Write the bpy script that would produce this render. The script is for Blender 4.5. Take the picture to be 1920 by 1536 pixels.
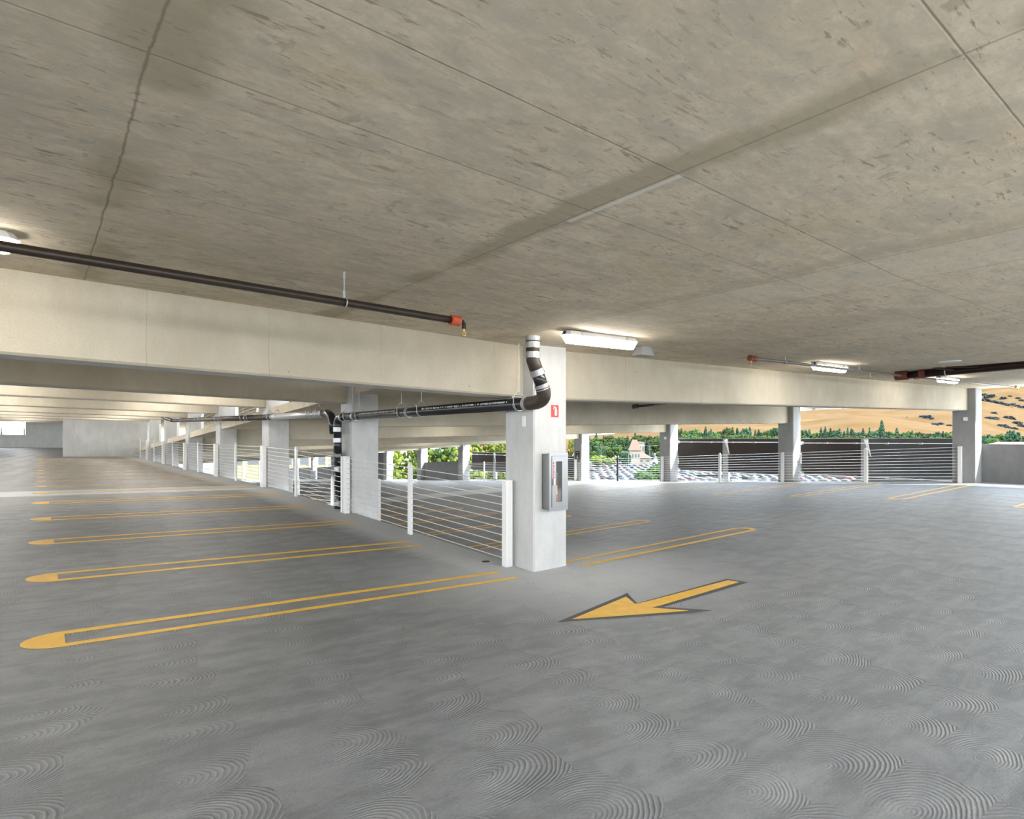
import bpy, bmesh, math, random
from mathutils import Vector, Matrix
random.seed(7)
C = bpy.context.scene.collection
for o in list(bpy.data.objects): bpy.data.objects.remove(o)
sin, cos, pi = math.sin, math.cos, math.pi

# ------------------------------------------------------------------ camera
# world x runs along the concrete beams, world y along the row of columns
CAM = Vector((-4.8188, -5.7511, 1.638))
FPX, HX, HY = 1140.0, 960.0, 824.0
DA = (0.78921, 0.61413); DB = (-0.61453, 0.78893)
cam = bpy.data.objects.new('camera', bpy.data.cameras.new('camera')); C.objects.link(cam)
cam.location = CAM
cam.rotation_euler = (pi/2, 0, math.atan2(DB[1], DA[1]) - pi/2)
cam.data.sensor_width = 36; cam.data.lens = FPX/1920*36
cam.data.shift_y = (HY-768)/1920
cam.data.clip_end = 6000; cam.data.clip_start = 0.05
bpy.context.scene.camera = cam

# ------------------------------------------------------------------ world, sun, exposure
w = bpy.data.worlds.new('sky'); bpy.context.scene.world = w; w.use_nodes = True
nt = w.node_tree; nt.nodes.clear()
out = nt.nodes.new('ShaderNodeOutputWorld'); bg = nt.nodes.new('ShaderNodeBackground')
tc = nt.nodes.new('ShaderNodeTexCoord'); sp = nt.nodes.new('ShaderNodeSeparateXYZ'); rp = nt.nodes.new('ShaderNodeValToRGB')
nt.links.new(tc.outputs['Generated'], sp.inputs[0]); nt.links.new(sp.outputs['Z'], rp.inputs[0])
rp.color_ramp.elements[0].position = 0.0; rp.color_ramp.elements[0].color = (0.93, 0.98, 1, 1)
rp.color_ramp.elements[1].position = 0.6; rp.color_ramp.elements[1].color = (0.72, 0.86, 1, 1)
nt.links.new(rp.outputs[0], bg.inputs['Color']); bg.inputs['Strength'].default_value = 6.0
nt.links.new(bg.outputs[0], out.inputs[0])
SUN_DIR = Vector((0.36, -0.78, 0.62)).normalized()
sl = bpy.data.lights.new('sun', 'SUN'); sl.energy = 10.0; sl.angle = 0.01; sl.color = (1, 0.95, 0.86)
so = bpy.data.objects.new('sun', sl); C.objects.link(so); so.rotation_euler = SUN_DIR.to_track_quat('Z', 'Y').to_euler()
vs = bpy.context.scene.view_settings
vs.view_transform = 'Standard'; vs.look = 'None'; vs.gamma = 1; vs.use_curve_mapping = False; vs.exposure = 0.82

# ------------------------------------------------------------------ helpers
def at(px, Z):
    """ground-plan point seen at picture column px, at depth Z"""
    X = (px-HX)/FPX*Z
    return (CAM.x + X*DA[0] + Z*DA[1], CAM.y + X*DB[0] + Z*DB[1])
def zat(py, Z): return CAM.z - (py-HY)/FPX*Z

class MB:
    def __init__(s): s.v = []; s.f = []; s.m = []; s.mi = 0
    def quad(s, *p):
        n = len(s.v); s.v += [tuple(q) for q in p]; s.f.append(tuple(range(n, n+len(p)))); s.m.append(s.mi); return s
    def hexa(s, b, t):
        n = len(s.v); s.v += [tuple(q) for q in b] + [tuple(q) for q in t]; k = len(b)
        s.f.append(tuple(n+i for i in reversed(range(k)))); s.f.append(tuple(n+k+i for i in range(k)))
        for i in range(k): j = (i+1) % k; s.f.append((n+i, n+j, n+k+j, n+k+i))
        s.m += [s.mi]*(k+2); return s
    def box(s, a, b):
        x0, y0, z0 = a; x1, y1, z1 = b
        return s.hexa([(x0,y0,z0),(x1,y0,z0),(x1,y1,z0),(x0,y1,z0)], [(x0,y0,z1),(x1,y0,z1),(x1,y1,z1),(x0,y1,z1)])
    def cbox(s, c, d): return s.box([c[i]-d[i]/2 for i in range(3)], [c[i]+d[i]/2 for i in range(3)])
    def tube(s, pts, r, n=12, cap=True):
        pts = [Vector(p) for p in pts]; rs = r if isinstance(r, (list, tuple)) else [r]*len(pts)
        base = len(s.v); up = None
        for i, p in enumerate(pts):
            d = (pts[min(i+1, len(pts)-1)] - pts[max(i-1, 0)]).normalized()
            if up is None: up = Vector((0,0,1)) if abs(d.z) < .9 else Vector((1,0,0))
            a = (up - d*up.dot(d)).normalized(); up = a; b = d.cross(a)
            for k in range(n):
                t = 2*pi*k/n; s.v.append(tuple(p + (a*cos(t) + b*sin(t))*rs[i]))
        for i in range(len(pts)-1):
            for k in range(n):
                q = (k+1) % n; s.f.append((base+i*n+k, base+i*n+q, base+(i+1)*n+q, base+(i+1)*n+k)); s.m.append(s.mi)
        if cap:
            s.f.append(tuple(base+k for k in reversed(range(n)))); s.f.append(tuple(base+(len(pts)-1)*n+k for k in range(n))); s.m += [s.mi]*2
        return s
    def build(s, name, mat, parent=None, loc=None, bevel=0, smooth=False, **kw):
        me = bpy.data.meshes.new(name)
        me.from_pydata(s.v, [], s.f)
        for mm in (mat if isinstance(mat, (list, tuple)) else [mat]): me.materials.append(mm)
        for p, i in zip(me.polygons, s.m): p.material_index = i; p.use_smooth = smooth
        bm = bmesh.new(); bm.from_mesh(me); bmesh.ops.recalc_face_normals(bm, faces=bm.faces)
        if bevel: bmesh.ops.bevel(bm, geom=bm.edges, offset=bevel, segments=1, affect='EDGES', clamp_overlap=True)
        bm.to_mesh(me); bm.free()
        o = bpy.data.objects.new(name, me); C.objects.link(o)
        if parent:
            o.parent = parent
        if loc: o.location = loc
        for k, v in kw.items(): o[k] = v
        return o
def empty(name, loc, label, cat, group=None, rz=0):
    o = bpy.data.objects.new(name, None); C.objects.link(o); o.location = loc; o.rotation_euler = (0, 0, rz)
    o.empty_display_size = .2; o['label'] = label; o['category'] = cat
    if group: o['group'] = group
    return o
def dup(root, loc, label=None, group=None, rz=None, sc=None):
    r = root.copy(); C.objects.link(r); r.location = loc
    if rz is not None: r.rotation_euler = (0, 0, rz)
    if sc is not None: r.scale = sc if isinstance(sc, (tuple, list)) else (sc,)*3
    if label: r['label'] = label
    if group: r['group'] = group
    for ch in list(root.children):
        c = ch.copy(); C.objects.link(c); c.parent = r
        for g in ch.children:
            d = g.copy(); C.objects.link(d); d.parent = c
    return r
def ordn(n): return ['first','second','third','fourth','fifth','sixth','seventh','eighth','ninth','tenth','eleventh','twelfth','thirteenth','fourteenth','fifteenth','sixteenth','seventeenth'][n]

# ------------------------------------------------------------------ materials
class NT:
    def __init__(s, name):
        s.m = bpy.data.materials.new(name); s.m.use_nodes = True; s.t = s.m.node_tree; s.N = s.t.nodes; s.L = s.t.links
        s.b = s.N['Principled BSDF']
    def n(s, typ, **kw):
        x = s.N.new(typ)
        for k, v in kw.items():
            if k.startswith('i_'): x.inputs[int(k[2:]) if k[2:].isdigit() else k[2:]].default_value = v
            else: setattr(x, k, v)
        return x
    def l(s, a, b): s.L.new(a, b)
    def math(s, op, a, b=None, c=None, clamp=False):
        x = s.N.new('ShaderNodeMath'); x.operation = op; x.use_clamp = clamp
        for i, q in enumerate((a, b, c)):
            if q is None: continue
            if isinstance(q, (int, float)): x.inputs[i].default_value = q
            else: s.L.new(q, x.inputs[i])
        return x.outputs[0]
    def mix(s, f, a, b, mode='MIX'):
        x = s.N.new('ShaderNodeMix'); x.data_type = 'RGBA'; x.blend_type = mode
        for i, q in ((0, f), (6, a), (7, b)):
            if isinstance(q, (int, float)): x.inputs[i].default_value = q
            elif isinstance(q, tuple): x.inputs[i].default_value = (*q[:3], 1)
            else: s.L.new(q, x.inputs[i])
        return x.outputs[2]
    def ramp(s, f, *st):
        x = s.N.new('ShaderNodeValToRGB'); e = x.color_ramp.elements
        while len(e) < len(st): e.new(.5)
        for q, (p, c) in zip(e, st): q.position = p; q.color = (*c, 1) if isinstance(c, tuple) else (c, c, c, 1)
        s.L.new(f, x.inputs[0]); return x.outputs[0]
    def pos(s, sc=(1,1,1), obj=False):
        if obj: p = s.N.new('ShaderNodeTexCoord').outputs['Object']
        else: p = s.N.new('ShaderNodeNewGeometry').outputs['Position']
        m = s.N.new('ShaderNodeMapping'); m.inputs['Scale'].default_value = sc; s.L.new(p, m.inputs[0]); return m.outputs[0]
    def noise(s, vec, scale, detail=4, rough=.55, dist=0):
        x = s.N.new('ShaderNodeTexNoise'); x.inputs['Scale'].default_value = scale; x.inputs['Detail'].default_value = detail
        x.inputs['Roughness'].default_value = rough; x.inputs['Distortion'].default_value = dist; s.L.new(vec, x.inputs['Vector']); return x.outputs['Fac']
    def bump(s, h, strength=.3, dist=.01):
        x = s.N.new('ShaderNodeBump'); x.inputs['Strength'].default_value = strength; x.inputs['Distance'].default_value = dist
        s.L.new(h, x.inputs['Height']); s.L.new(x.outputs[0], s.b.inputs['Normal'])
    def col(s, c):
        if isinstance(c, tuple): s.b.inputs['Base Color'].default_value = (*c, 1)
        else: s.L.new(c, s.b.inputs['Base Color'])
    def set(s, **kw):
        for k, v in kw.items(): s.b.inputs[k.replace('_', ' ')].default_value = v
        return s
    def line(s, c, p, wd):   # soft line mask around coordinate value p
        return s.math('SUBTRACT', 1, s.math('DIVIDE', s.math('ABSOLUTE', s.math('SUBTRACT', c, p)), wd), clamp=True)
def simple(name, c, rough=.5, metal=0, noise=0, **kw):
    t = NT(name); t.set(Roughness=rough, Metallic=metal)
    if noise:
        f = t.noise(t.pos(obj=True), noise, 4)
        t.col(t.mix(f, tuple(x*.75 for x in c), tuple(min(1, x*1.2) for x in c)))
    else: t.col(c)
    for k, v in kw.items(): t.b.inputs[k.replace('_', ' ')].default_value = v
    return t.m

def concrete(name, c0, c1, c2, vertical=True, bump=.25, joints=None, rough=.85, soffit=None):
    t = NT(name); p = t.pos(); t.set(Roughness=rough); t.b.inputs['Specular IOR Level'].default_value = .25
    big = t.noise(p, .9, 5, .6, .4)
    mid = t.noise(t.pos((1, 1, .35)) if vertical else p, 5, 6, .65)
    fine = t.noise(p, 60, 3, .6)
    c = t.mix(t.ramp(big, (.32, 0.0), (.68, 1.0)), c0, c1)
    c = t.mix(t.math('MULTIPLY', t.ramp(mid, (.42, 0.0), (.75, 1.0)), .6), c, c2)
    c = t.mix(t.math('MULTIPLY', t.ramp(fine, (.35, 1.0), (.5, 0.0)), .16), c, tuple(x*.55 for x in c0))
    v = t.N.new('ShaderNodeTexVoronoi'); v.inputs['Scale'].default_value = 3.2; v.inputs['Randomness'].default_value = 1; t.l(p, v.inputs['Vector'])
    hole = t.math('LESS_THAN', v.outputs['Distance'], .028)
    c = t.mix(t.math('MULTIPLY', hole, .8), c, (.05, .045, .04))
    if joints:
        sp_ = t.N.new('ShaderNodeSeparateXYZ'); g = t.N.new('ShaderNodeNewGeometry'); t.l(g.outputs['Position'], sp_.inputs[0])
        wob = t.math('MULTIPLY', t.math('SUBTRACT', t.noise(t.pos((.3,.3,3)), 1, 2), .5), .03)
        X = t.math('ADD', sp_.outputs['X'], wob); m = None
        for q in joints:
            k = t.line(X, q, .006); m = k if m is None else t.math('MAXIMUM', m, k)
        m = t.math('MULTIPLY', m, t.ramp(t.noise(p, 1.3, 2), (.4, .2), (.6, 1.0)))
        c = t.mix(t.math('MULTIPLY', m, .45), c, tuple(x*.45 for x in c0))
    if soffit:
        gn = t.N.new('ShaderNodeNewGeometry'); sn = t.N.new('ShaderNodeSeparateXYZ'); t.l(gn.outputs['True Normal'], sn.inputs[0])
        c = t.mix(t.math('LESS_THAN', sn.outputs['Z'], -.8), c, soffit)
    t.col(c); t.bump(t.math('ADD', mid, t.math('MULTIPLY', fine, .4)), bump, .004)
    return t.m

M = {}
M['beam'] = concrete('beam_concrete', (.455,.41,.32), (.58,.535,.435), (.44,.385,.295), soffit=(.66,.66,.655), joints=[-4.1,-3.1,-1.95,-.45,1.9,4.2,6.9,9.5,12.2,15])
M['column'] = concrete('column_concrete', (.52,.52,.515), (.64,.64,.635), (.43,.43,.425))
M['column_backlit'] = concrete('backlit_column_concrete', (.27,.27,.275), (.35,.35,.355), (.20,.20,.205))  # column concrete darkened, backlit shade of the outer row put into the colour
M['parapet'] = concrete('shaded_parapet_concrete', (.19,.19,.195), (.24,.24,.245), (.15,.15,.15))  # shadow on the right-hand parapets put into a darker concrete colour
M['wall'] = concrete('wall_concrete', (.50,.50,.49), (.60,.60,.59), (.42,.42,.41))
M['darkwall'] = concrete('dark_wall_concrete', (.16,.16,.165), (.20,.20,.205), (.13,.13,.13))

# ceiling soffit with board-mark streaks, form joints and damp stains
def ceiling_mat():
    t = NT('ceiling_concrete'); p = t.pos(); t.set(Roughness=.9); t.b.inputs['Specular IOR Level'].default_value = .2
    g = t.N.new('ShaderNodeNewGeometry'); s = t.N.new('ShaderNodeSeparateXYZ'); t.l(g.outputs['Position'], s.inputs[0]); X, Y = s.outputs['X'], s.outputs['Y']
    big = t.noise(p, .55, 5, .6, .6); mid = t.noise(t.pos((1, 2.2, 1)), 2.6, 7, .68, .4); fine = t.noise(p, 45, 4, .7)
    c = t.mix(t.ramp(big, (.33, 0.0), (.66, 1.0)), (.60,.52,.395), (.73,.64,.50))
    c = t.mix(t.math('MULTIPLY', t.ramp(mid, (.44, 0.0), (.66, 1.0)), .8), c, (.47,.43,.35))
    orange = t.ramp(t.noise(p, 1.1, 6, .7, .5), (.56, 0.0), (.72, 1.0))
    c = t.mix(t.math('MULTIPLY', orange, .55), c, (.62,.46,.27))
    c = t.mix(t.math('MULTIPLY', t.ramp(fine, (.3, 1.0), (.5, 0.0)), .2), c, (.3,.26,.2))
    # short dark scratches running along the boards, gathered in patches
    st = t.ramp(t.noise(t.pos((5, 26, 5)), 1, 5, .62), (.60, 0.0), (.66, 1.0))
    pat = t.ramp(t.noise(p, 1.0, 4, .6), (.42, 0.2), (.58, 1.0))
    c = t.mix(t.math('MULTIPLY', t.math('MULTIPLY', st, pat), .75), c, (.24,.17,.11))
    st2 = t.ramp(t.noise(t.pos((14, 9, 5)), 1, 3, .5), (.64, 0.0), (.69, 1.0))
    c = t.mix(t.math('MULTIPLY', t.math('MULTIPLY', st2, pat), .5), c, (.27,.25,.2))
    sp2 = t.noise(t.pos((1, 1.8, 1)), 11, 7, .72, .3)
    c = t.mix(t.math('MULTIPLY', t.ramp(sp2, (.47, 0.0), (.62, 1.0)), .38), c, (.50,.435,.345))
    c = t.mix(t.math('MULTIPLY', t.ramp(sp2, (.36, 1.0), (.46, 0.0)), .3), c, (.78,.71,.59))
    st3 = t.ramp(t.noise(t.pos((11, 48, 5)), 1, 4, .6), (.61, 0.0), (.66, 1.0))
    pat3 = t.ramp(t.noise(t.pos((1,1.5,1)), 2.3, 5, .65), (.45, 0.1), (.6, 1.0))
    c = t.mix(t.math('MULTIPLY', t.math('MULTIPLY', st3, pat3), .6), c, (.22,.165,.11))
    # joints
    wob = t.math('MULTIPLY', t.math('SUBTRACT', t.noise(p, 2.2, 4), .5), .035)
    Xw = t.math('ADD', X, wob)
    jm = t.line(t.math('ADD', Xw, t.math('MULTIPLY', t.math('SUBTRACT', t.noise(p, 14, 4), .5), .02)), -4.53, .0085)
    for q, wd in ((-2.50,.008),(-.50,.009),(.22,.009),(2.42,.011),(4.40,.011),(6.45,.011),(8.5,.011),(10.6,.011),(12.7,.011),(14.8,.011)):
        jm = t.math('MAXIMUM', jm, t.math('MULTIPLY', t.line(X, q, wd), .8))
    for q in (-5.11,-4.01,-3.44,-2.225,-1.0,5.9,8,10,13):
        jm = t.math('MAXIMUM', jm, t.math('MULTIPLY', t.line(t.math('ADD', Y, t.math('MULTIPLY', wob, .3)), q, .006), .85))
    # damp bands beside the construction joints
    nz = t.noise(p, 1.6, 5, .6)
    wet = t.math('MULTIPLY', t.line(t.math('ADD', X, t.math('MULTIPLY', t.math('SUBTRACT', nz, .5), .30)), -2.54, .15), t.ramp(t.noise(t.pos((.4,1,1)), 1.1, 3), (.40, .15), (.56, 1.0)))
    wet2 = t.math('MULTIPLY', t.line(t.math('ADD', X, t.math('MULTIPLY', t.math('SUBTRACT', nz, .5), .6)), -4.50, .22), t.ramp(t.noise(t.pos((.4,1,1)), 1.0, 3), (.44, .0), (.6, .8)))
    wet3 = t.math('MULTIPLY', t.line(t.math('ADD', X, t.math('MULTIPLY', t.math('SUBTRACT', nz, .5), .4)), -.62, .22), .32)
    wm = t.math('MAXIMUM', t.math('MAXIMUM', wet, wet2), wet3)
    c = t.mix(t.math('MULTIPLY', t.ramp(wm, (.12, 0.0), (.5, 1.0)), .62), c, (.36,.31,.215))
    # paler closure pour between two joints
    pour = t.math('MULTIPLY', t.math('GREATER_THAN', X, -.5), t.math('LESS_THAN', X, .22))
    c = t.mix(t.math('MULTIPLY', pour, .22), c, (.72,.67,.57))
    lip = t.math('MULTIPLY', t.line(X, -2.47, .03), t.math('MULTIPLY', t.math('GREATER_THAN', Y, -4.02), t.math('LESS_THAN', Y, -3.25)))
    c = t.mix(t.math('MULTIPLY', lip, .8), c, (.8,.78,.72))
    c = t.mix(t.math('MULTIPLY', jm, .7), c, (.2,.16,.11))
    t.col(c); t.bump(t.math('SUBTRACT', t.math('ADD', mid, t.math('MULTIPLY', fine, .5)), t.math('MULTIPLY', jm, 2)), .3, .005)
    return t.m
M['ceiling'] = ceiling_mat()

# broom-swirled deck
def floor_mat():
    t = NT('swirled_deck_concrete'); p = t.pos(); t.b.inputs['Specular IOR Level'].default_value = .5
    g = t.N.new('ShaderNodeNewGeometry'); s = t.N.new('ShaderNodeSeparateXYZ'); t.l(g.outputs['Position'], s.inputs[0]); X, Y = s.outputs['X'], s.outputs['Y']
    dn = t.N.new('ShaderNodeTexNoise'); dn.inputs['Scale'].default_value = 1.7; dn.inputs['Detail'].default_value = 2; t.l(p, dn.inputs['Vector'])
    off = t.N.new('ShaderNodeVectorMath'); off.operation = 'MULTIPLY_ADD'; t.l(dn.outputs['Color'], off.inputs[0]); off.inputs[1].default_value = (.20,.12,0); t.l(p, off.inputs[2])
    mp = t.N.new('ShaderNodeMapping'); mp.inputs['Scale'].default_value = (1.45, 2.5, 0); mp.inputs['Rotation'].default_value = (0, 0, .06); t.l(off.outputs[0], mp.inputs[0])
    v = t.N.new('ShaderNodeTexVoronoi'); v.voronoi_dimensions = '2D'; v.inputs['Scale'].default_value = 1; v.inputs['Randomness'].default_value = .42; t.l(mp.outputs[0], v.inputs['Vector'])
    d = v.outputs['Distance']
    sepP = t.N.new('ShaderNodeSeparateXYZ'); t.l(v.outputs['Position'], sepP.inputs[0]); sepM = t.N.new('ShaderNodeSeparateXYZ'); t.l(mp.outputs[0], sepM.inputs[0])
    dx = t.math('SUBTRACT', sepM.outputs['X'], sepP.outputs['X'])
    fn = t.noise(p, 7, 3, .5)
    ph = t.math('ADD', t.math('MULTIPLY', d, 150), t.math('MULTIPLY', fn, 7))
    rings = t.math('SINE', ph)
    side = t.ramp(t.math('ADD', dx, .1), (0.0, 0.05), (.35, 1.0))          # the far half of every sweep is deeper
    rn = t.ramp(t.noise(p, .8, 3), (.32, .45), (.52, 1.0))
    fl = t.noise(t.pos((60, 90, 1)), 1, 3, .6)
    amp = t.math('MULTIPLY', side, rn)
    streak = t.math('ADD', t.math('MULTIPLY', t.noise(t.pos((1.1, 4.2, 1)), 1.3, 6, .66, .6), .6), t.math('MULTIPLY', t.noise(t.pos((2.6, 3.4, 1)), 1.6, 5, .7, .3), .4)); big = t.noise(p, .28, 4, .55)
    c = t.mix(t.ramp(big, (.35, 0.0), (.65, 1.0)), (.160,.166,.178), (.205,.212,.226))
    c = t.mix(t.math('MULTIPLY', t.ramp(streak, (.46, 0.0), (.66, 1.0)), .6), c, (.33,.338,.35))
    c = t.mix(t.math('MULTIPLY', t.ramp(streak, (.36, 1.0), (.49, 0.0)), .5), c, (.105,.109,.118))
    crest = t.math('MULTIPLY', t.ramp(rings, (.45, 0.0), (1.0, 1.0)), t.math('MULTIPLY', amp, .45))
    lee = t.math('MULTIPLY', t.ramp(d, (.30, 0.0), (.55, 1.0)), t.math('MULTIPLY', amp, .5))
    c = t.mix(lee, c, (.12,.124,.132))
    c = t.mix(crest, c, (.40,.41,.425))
    c = t.mix(t.math('MULTIPLY', t.ramp(fl, (.3, .5), (.5, 0.0)), .6), c, (.09,.09,.092))
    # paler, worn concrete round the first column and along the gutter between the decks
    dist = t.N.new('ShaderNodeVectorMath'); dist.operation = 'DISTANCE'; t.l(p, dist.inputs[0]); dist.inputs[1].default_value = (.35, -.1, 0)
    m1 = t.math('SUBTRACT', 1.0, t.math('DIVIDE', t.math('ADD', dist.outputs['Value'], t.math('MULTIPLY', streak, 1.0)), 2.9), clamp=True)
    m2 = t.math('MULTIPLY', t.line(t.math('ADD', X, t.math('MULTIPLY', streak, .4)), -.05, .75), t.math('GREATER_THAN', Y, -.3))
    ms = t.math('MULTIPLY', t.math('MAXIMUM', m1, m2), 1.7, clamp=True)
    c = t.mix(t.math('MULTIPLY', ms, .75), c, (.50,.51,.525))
    # paler bands across the decks
    pl = t.math('MULTIPLY', t.math('MULTIPLY', t.math('GREATER_THAN', Y, 10.4), t.math('LESS_THAN', Y, 11.9)), t.math('LESS_THAN', X, -.4))
    pr = t.math('MULTIPLY', t.math('MULTIPLY', t.math('GREATER_THAN', Y, 14.0), t.math('LESS_THAN', Y, 16.7)), t.math('GREATER_THAN', X, .1))
    c = t.mix(t.math('MULTIPLY', t.math('MAXIMUM', pl, pr), .75), c, (.54,.55,.56))
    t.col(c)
    r = t.math('ADD', .43, t.math('MULTIPLY', streak, .22)); t.l(r, t.b.inputs['Roughness'])
    h = t.math('ADD', t.math('MULTIPLY', rings, t.math('MULTIPLY', amp, .55)), t.math('ADD', t.math('MULTIPLY', fl, 1.1), t.math('MULTIPLY', streak, .8)))
    t.bump(h, .75, .005)
    return t.m
M['floor'] = floor_mat()

M['yellow'] = simple('yellow_paint', (.80,.47,.06), .55, noise=9)
M['outline'] = simple('dark_grey_paint', (.075,.075,.08), .7, noise=8)
M['white'] = simple('white_painted_steel', (.80,.80,.79), .4)
M['cable'] = simple('steel_cable', (.72,.72,.72), .35, .3)
M['galv'] = simple('galvanised_steel', (.50,.51,.52), .38, .6, noise=20)
M['dullpipe'] = simple('dull_grey_pipe', (.20,.19,.18), .4, .3, noise=12)
M['rust'] = simple('rusty_red_fitting', (.20,.055,.03), .6, noise=20)
M['lamppost'] = simple('grey_lamp_post', (.10,.105,.10), .6)
M['stainless'] = simple('brushed_stainless', (.27,.27,.275), .36, .85)
M['black'] = simple('black_cast_iron', (.018,.018,.02), .25, noise=6)
M['iron'] = simple('rusty_cast_iron', (.045,.032,.024), .5, noise=10)
M['rustpipe'] = simple('dark_brown_pipe', (.035,.022,.015), .35, noise=7)
M['orange'] = simple('orange_red_coupling', (.55,.09,.03), .5, noise=20)
M['brass'] = simple('brass_sprinkler', (.55,.38,.13), .35, .8)
M['red'] = simple('red_sign', (.72,.03,.03), .4)
M['whitepaint'] = simple('white_lettering', (.85,.85,.83), .5)
M['blackpaint'] = simple('black_sign', (.02,.02,.02), .45)
M['housing'] = simple('light_housing', (.78,.77,.74), .45)
M['box_grey'] = simple('grey_plastic', (.33,.33,.33), .5)
M['rubber'] = simple('dark_rubber', (.02,.02,.02), .7)
M['yellowtag'] = simple('yellow_tag', (.65,.6,.2), .6)
M['screen'] = simple('dark_brown_screen', (.028,.018,.014), .7, noise=3)
M['screen_grey'] = simple('dark_grey_screen', (.060,.060,.062), .7, noise=3)
M['post_backlit'] = simple('backlit_white_post', (.035,.035,.04), .6)  # white railing post darkened, its backlit shade put into the colour
M['postgrey'] = simple('grey_screen_post', (.30,.30,.31), .6)
g = NT('cabinet_glass'); g.set(Roughness=.03, IOR=1.4); g.b.inputs['Transmission Weight'].default_value = .95; g.col((.9,.93,.93)); M['glass'] = g.m
def emis(name, c, s):
    t = NT(name); t.col((.9,.9,.88)); t.b.inputs['Emission Color'].default_value = (*c, 1); t.b.inputs['Emission Strength'].default_value = s; return t.m
M['diffuser_fill'] = emis('fill_light_diffuser', (1, .97, .92), 43.0)  # brighter copy for unseen fixtures added to lift the left deck
M['diffuser'] = emis('lit_diffuser', (1, .94, .85), 17.5)

# ------------------------------------------------------------------ deck and soffit surfaces
def lerp(x, pts):
    if x <= pts[0][0]: return pts[0][1]
    for (a, b), (c, d) in zip(pts, pts[1:]):
        if x <= c: return b + (d-b)*(x-a)/(c-a)
    return pts[-1][1]
PROF = [(0,0),(5.5,.20),(10,.365),(22,.40),(38.5,.555),(64,.90)]
def zl(u, v): return lerp(v, PROF) - .0226*u*(1 - .22*min(max(v, 0)/10, 1))
def zr(u, v): return .0207*u - .05*max(v, 0)
EDGE = .06
def zf(u, v):
    if v <= 0: return -.0226*u if u < 0 else .0207*u
    return zl(u, v) if u < EDGE else zr(u, v)
def zcl(u, v): return zl(u, v)*(1 if v > 0 else 1) + 2.805 - .04*min(max(v, 0)/10, 1)
def zcr(u, v): return zr(u, v) + 2.805
def frange(a, b, s):
    n = max(1, round((b-a)/s)); return [a + (b-a)*i/n for i in range(n+1)]
def sheet(mb, us, vs, zfn, thick):
    """closed slab: top at zfn, underside 'thick' lower (or higher when negative)"""
    nu, nv = len(us), len(vs); b = len(mb.v)
    for k in (0, 1):
        for v_ in vs:
            for u_ in us: mb.v.append((u_, v_, zfn(u_, v_) - k*thick))
    ix = lambda i, j, k: b + k*nu*nv + j*nu + i
    for j in range(nv-1):
        for i in range(nu-1):
            mb.f.append((ix(i,j,0), ix(i+1,j,0), ix(i+1,j+1,0), ix(i,j+1,0)))
            mb.f.append((ix(i,j,1), ix(i,j+1,1), ix(i+1,j+1,1), ix(i+1,j,1)))
    for j in range(nv-1):
        for i in (0, nu-1): mb.f.append((ix(i,j,0), ix(i,j+1,0), ix(i,j+1,1), ix(i,j,1)))
    for i in range(nu-1):
        for j in (0, nv-1): mb.f.append((ix(i,j,0), ix(i+1,j,0), ix(i+1,j,1), ix(i,j,1)))
    mb.m = [0]*len(mb.f)
UL, UR, VB = -17.6, 17.6, -9.4
us_l = frange(UL, 0, 1.1); us_r = frange(0, UR, 1.1)
mb = MB(); sheet(mb, us_l + us_r[1:], frange(VB, 0, 1.17), lambda u, v: -.0226*u if u < 0 else .0207*u, .2)
sheet(mb, us_l + [EDGE], frange(0, 62, 1), zl, .2)
sheet(mb, [EDGE] + us_r[1:], frange(0, 66, 1), zr, .2)
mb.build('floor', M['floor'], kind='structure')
mb = MB(); sheet(mb, us_l + us_r[1:], frange(VB, 0, 1.17), lambda u, v: (-.0226*u if u < 0 else .0207*u) + 2.805, -.22)
sheet(mb, us_l + [EDGE], frange(0, 62, 1), zcl, -.22)
sheet(mb, [EDGE] + us_r[1:], frange(0, 66, 1), zcr, -.22)
sheet(mb, us_l + us_r[1:], frange(VB, 0, 1.17), lambda u, v: 5.9, -.22)      # roof over the deck above, added to block sun from the gap
sheet(mb, us_r, frange(0, 66, 2), lambda u, v: 5.9 - .05*v, -.22)
mb.build('ceiling', M['ceiling'], kind='structure')

# ------------------------------------------------------------------ walls of the garage
def wallbox(name, u0, u1, v0, v1, zb, h, mat, n=1, **kw):
    mb = MB()
    if abs(u1-u0) < abs(v1-v0):
        vs_ = frange(v0, v1, (v1-v0)/n)
        for a, b in zip(vs_, vs_[1:]):
            za, zb_ = zb((u0+u1)/2, a), zb((u0+u1)/2, b); ha = h(u0, a) if callable(h) else za+h; hb = h(u0, b) if callable(h) else zb_+h
            mb.hexa([(u0,a,za-.3),(u1,a,za-.3),(u1,b,zb_-.3),(u0,b,zb_-.3)], [(u0,a,ha),(u1,a,ha),(u1,b,hb),(u0,b,hb)])
    else:
        za, zc = zb(u0, v0), zb(u1, v0); ha = h(u0, v0) if callable(h) else za+h; hb = h(u1, v0) if callable(h) else zc+h
        mb.hexa([(u0,v0,za-.3),(u1,v0,zc-.3),(u1,v1,zc-.3),(u0,v1,za-.3)], [(u0,v0,ha),(u1,v0,hb),(u1,v1,hb),(u0,v1,ha)])
    return mb.build(name, mat, **kw)
ST = dict(kind='structure')
wallbox('wall_far', -3.7, .6, 38.5, 38.8, zl, zcl, M['wall'], **ST)
wallbox('wall_far_left', -3.2, .06, 60, 60.3, zl, zcl, M['wall'], **ST)
wallbox('wall_parapet_far_left', -17.6, -5.7, 60, 60.25, zl, 1.08, M['wall'], **ST)
wallbox('wall_column_far_left', -5.7, -3.2, 59.98, 60.3, zl, zcl, M['wall'], **ST)
wallbox('wall_parapet_right', 17.6, 17.8, VB, .05, zf, 1.13, M['parapet'], **ST)
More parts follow.
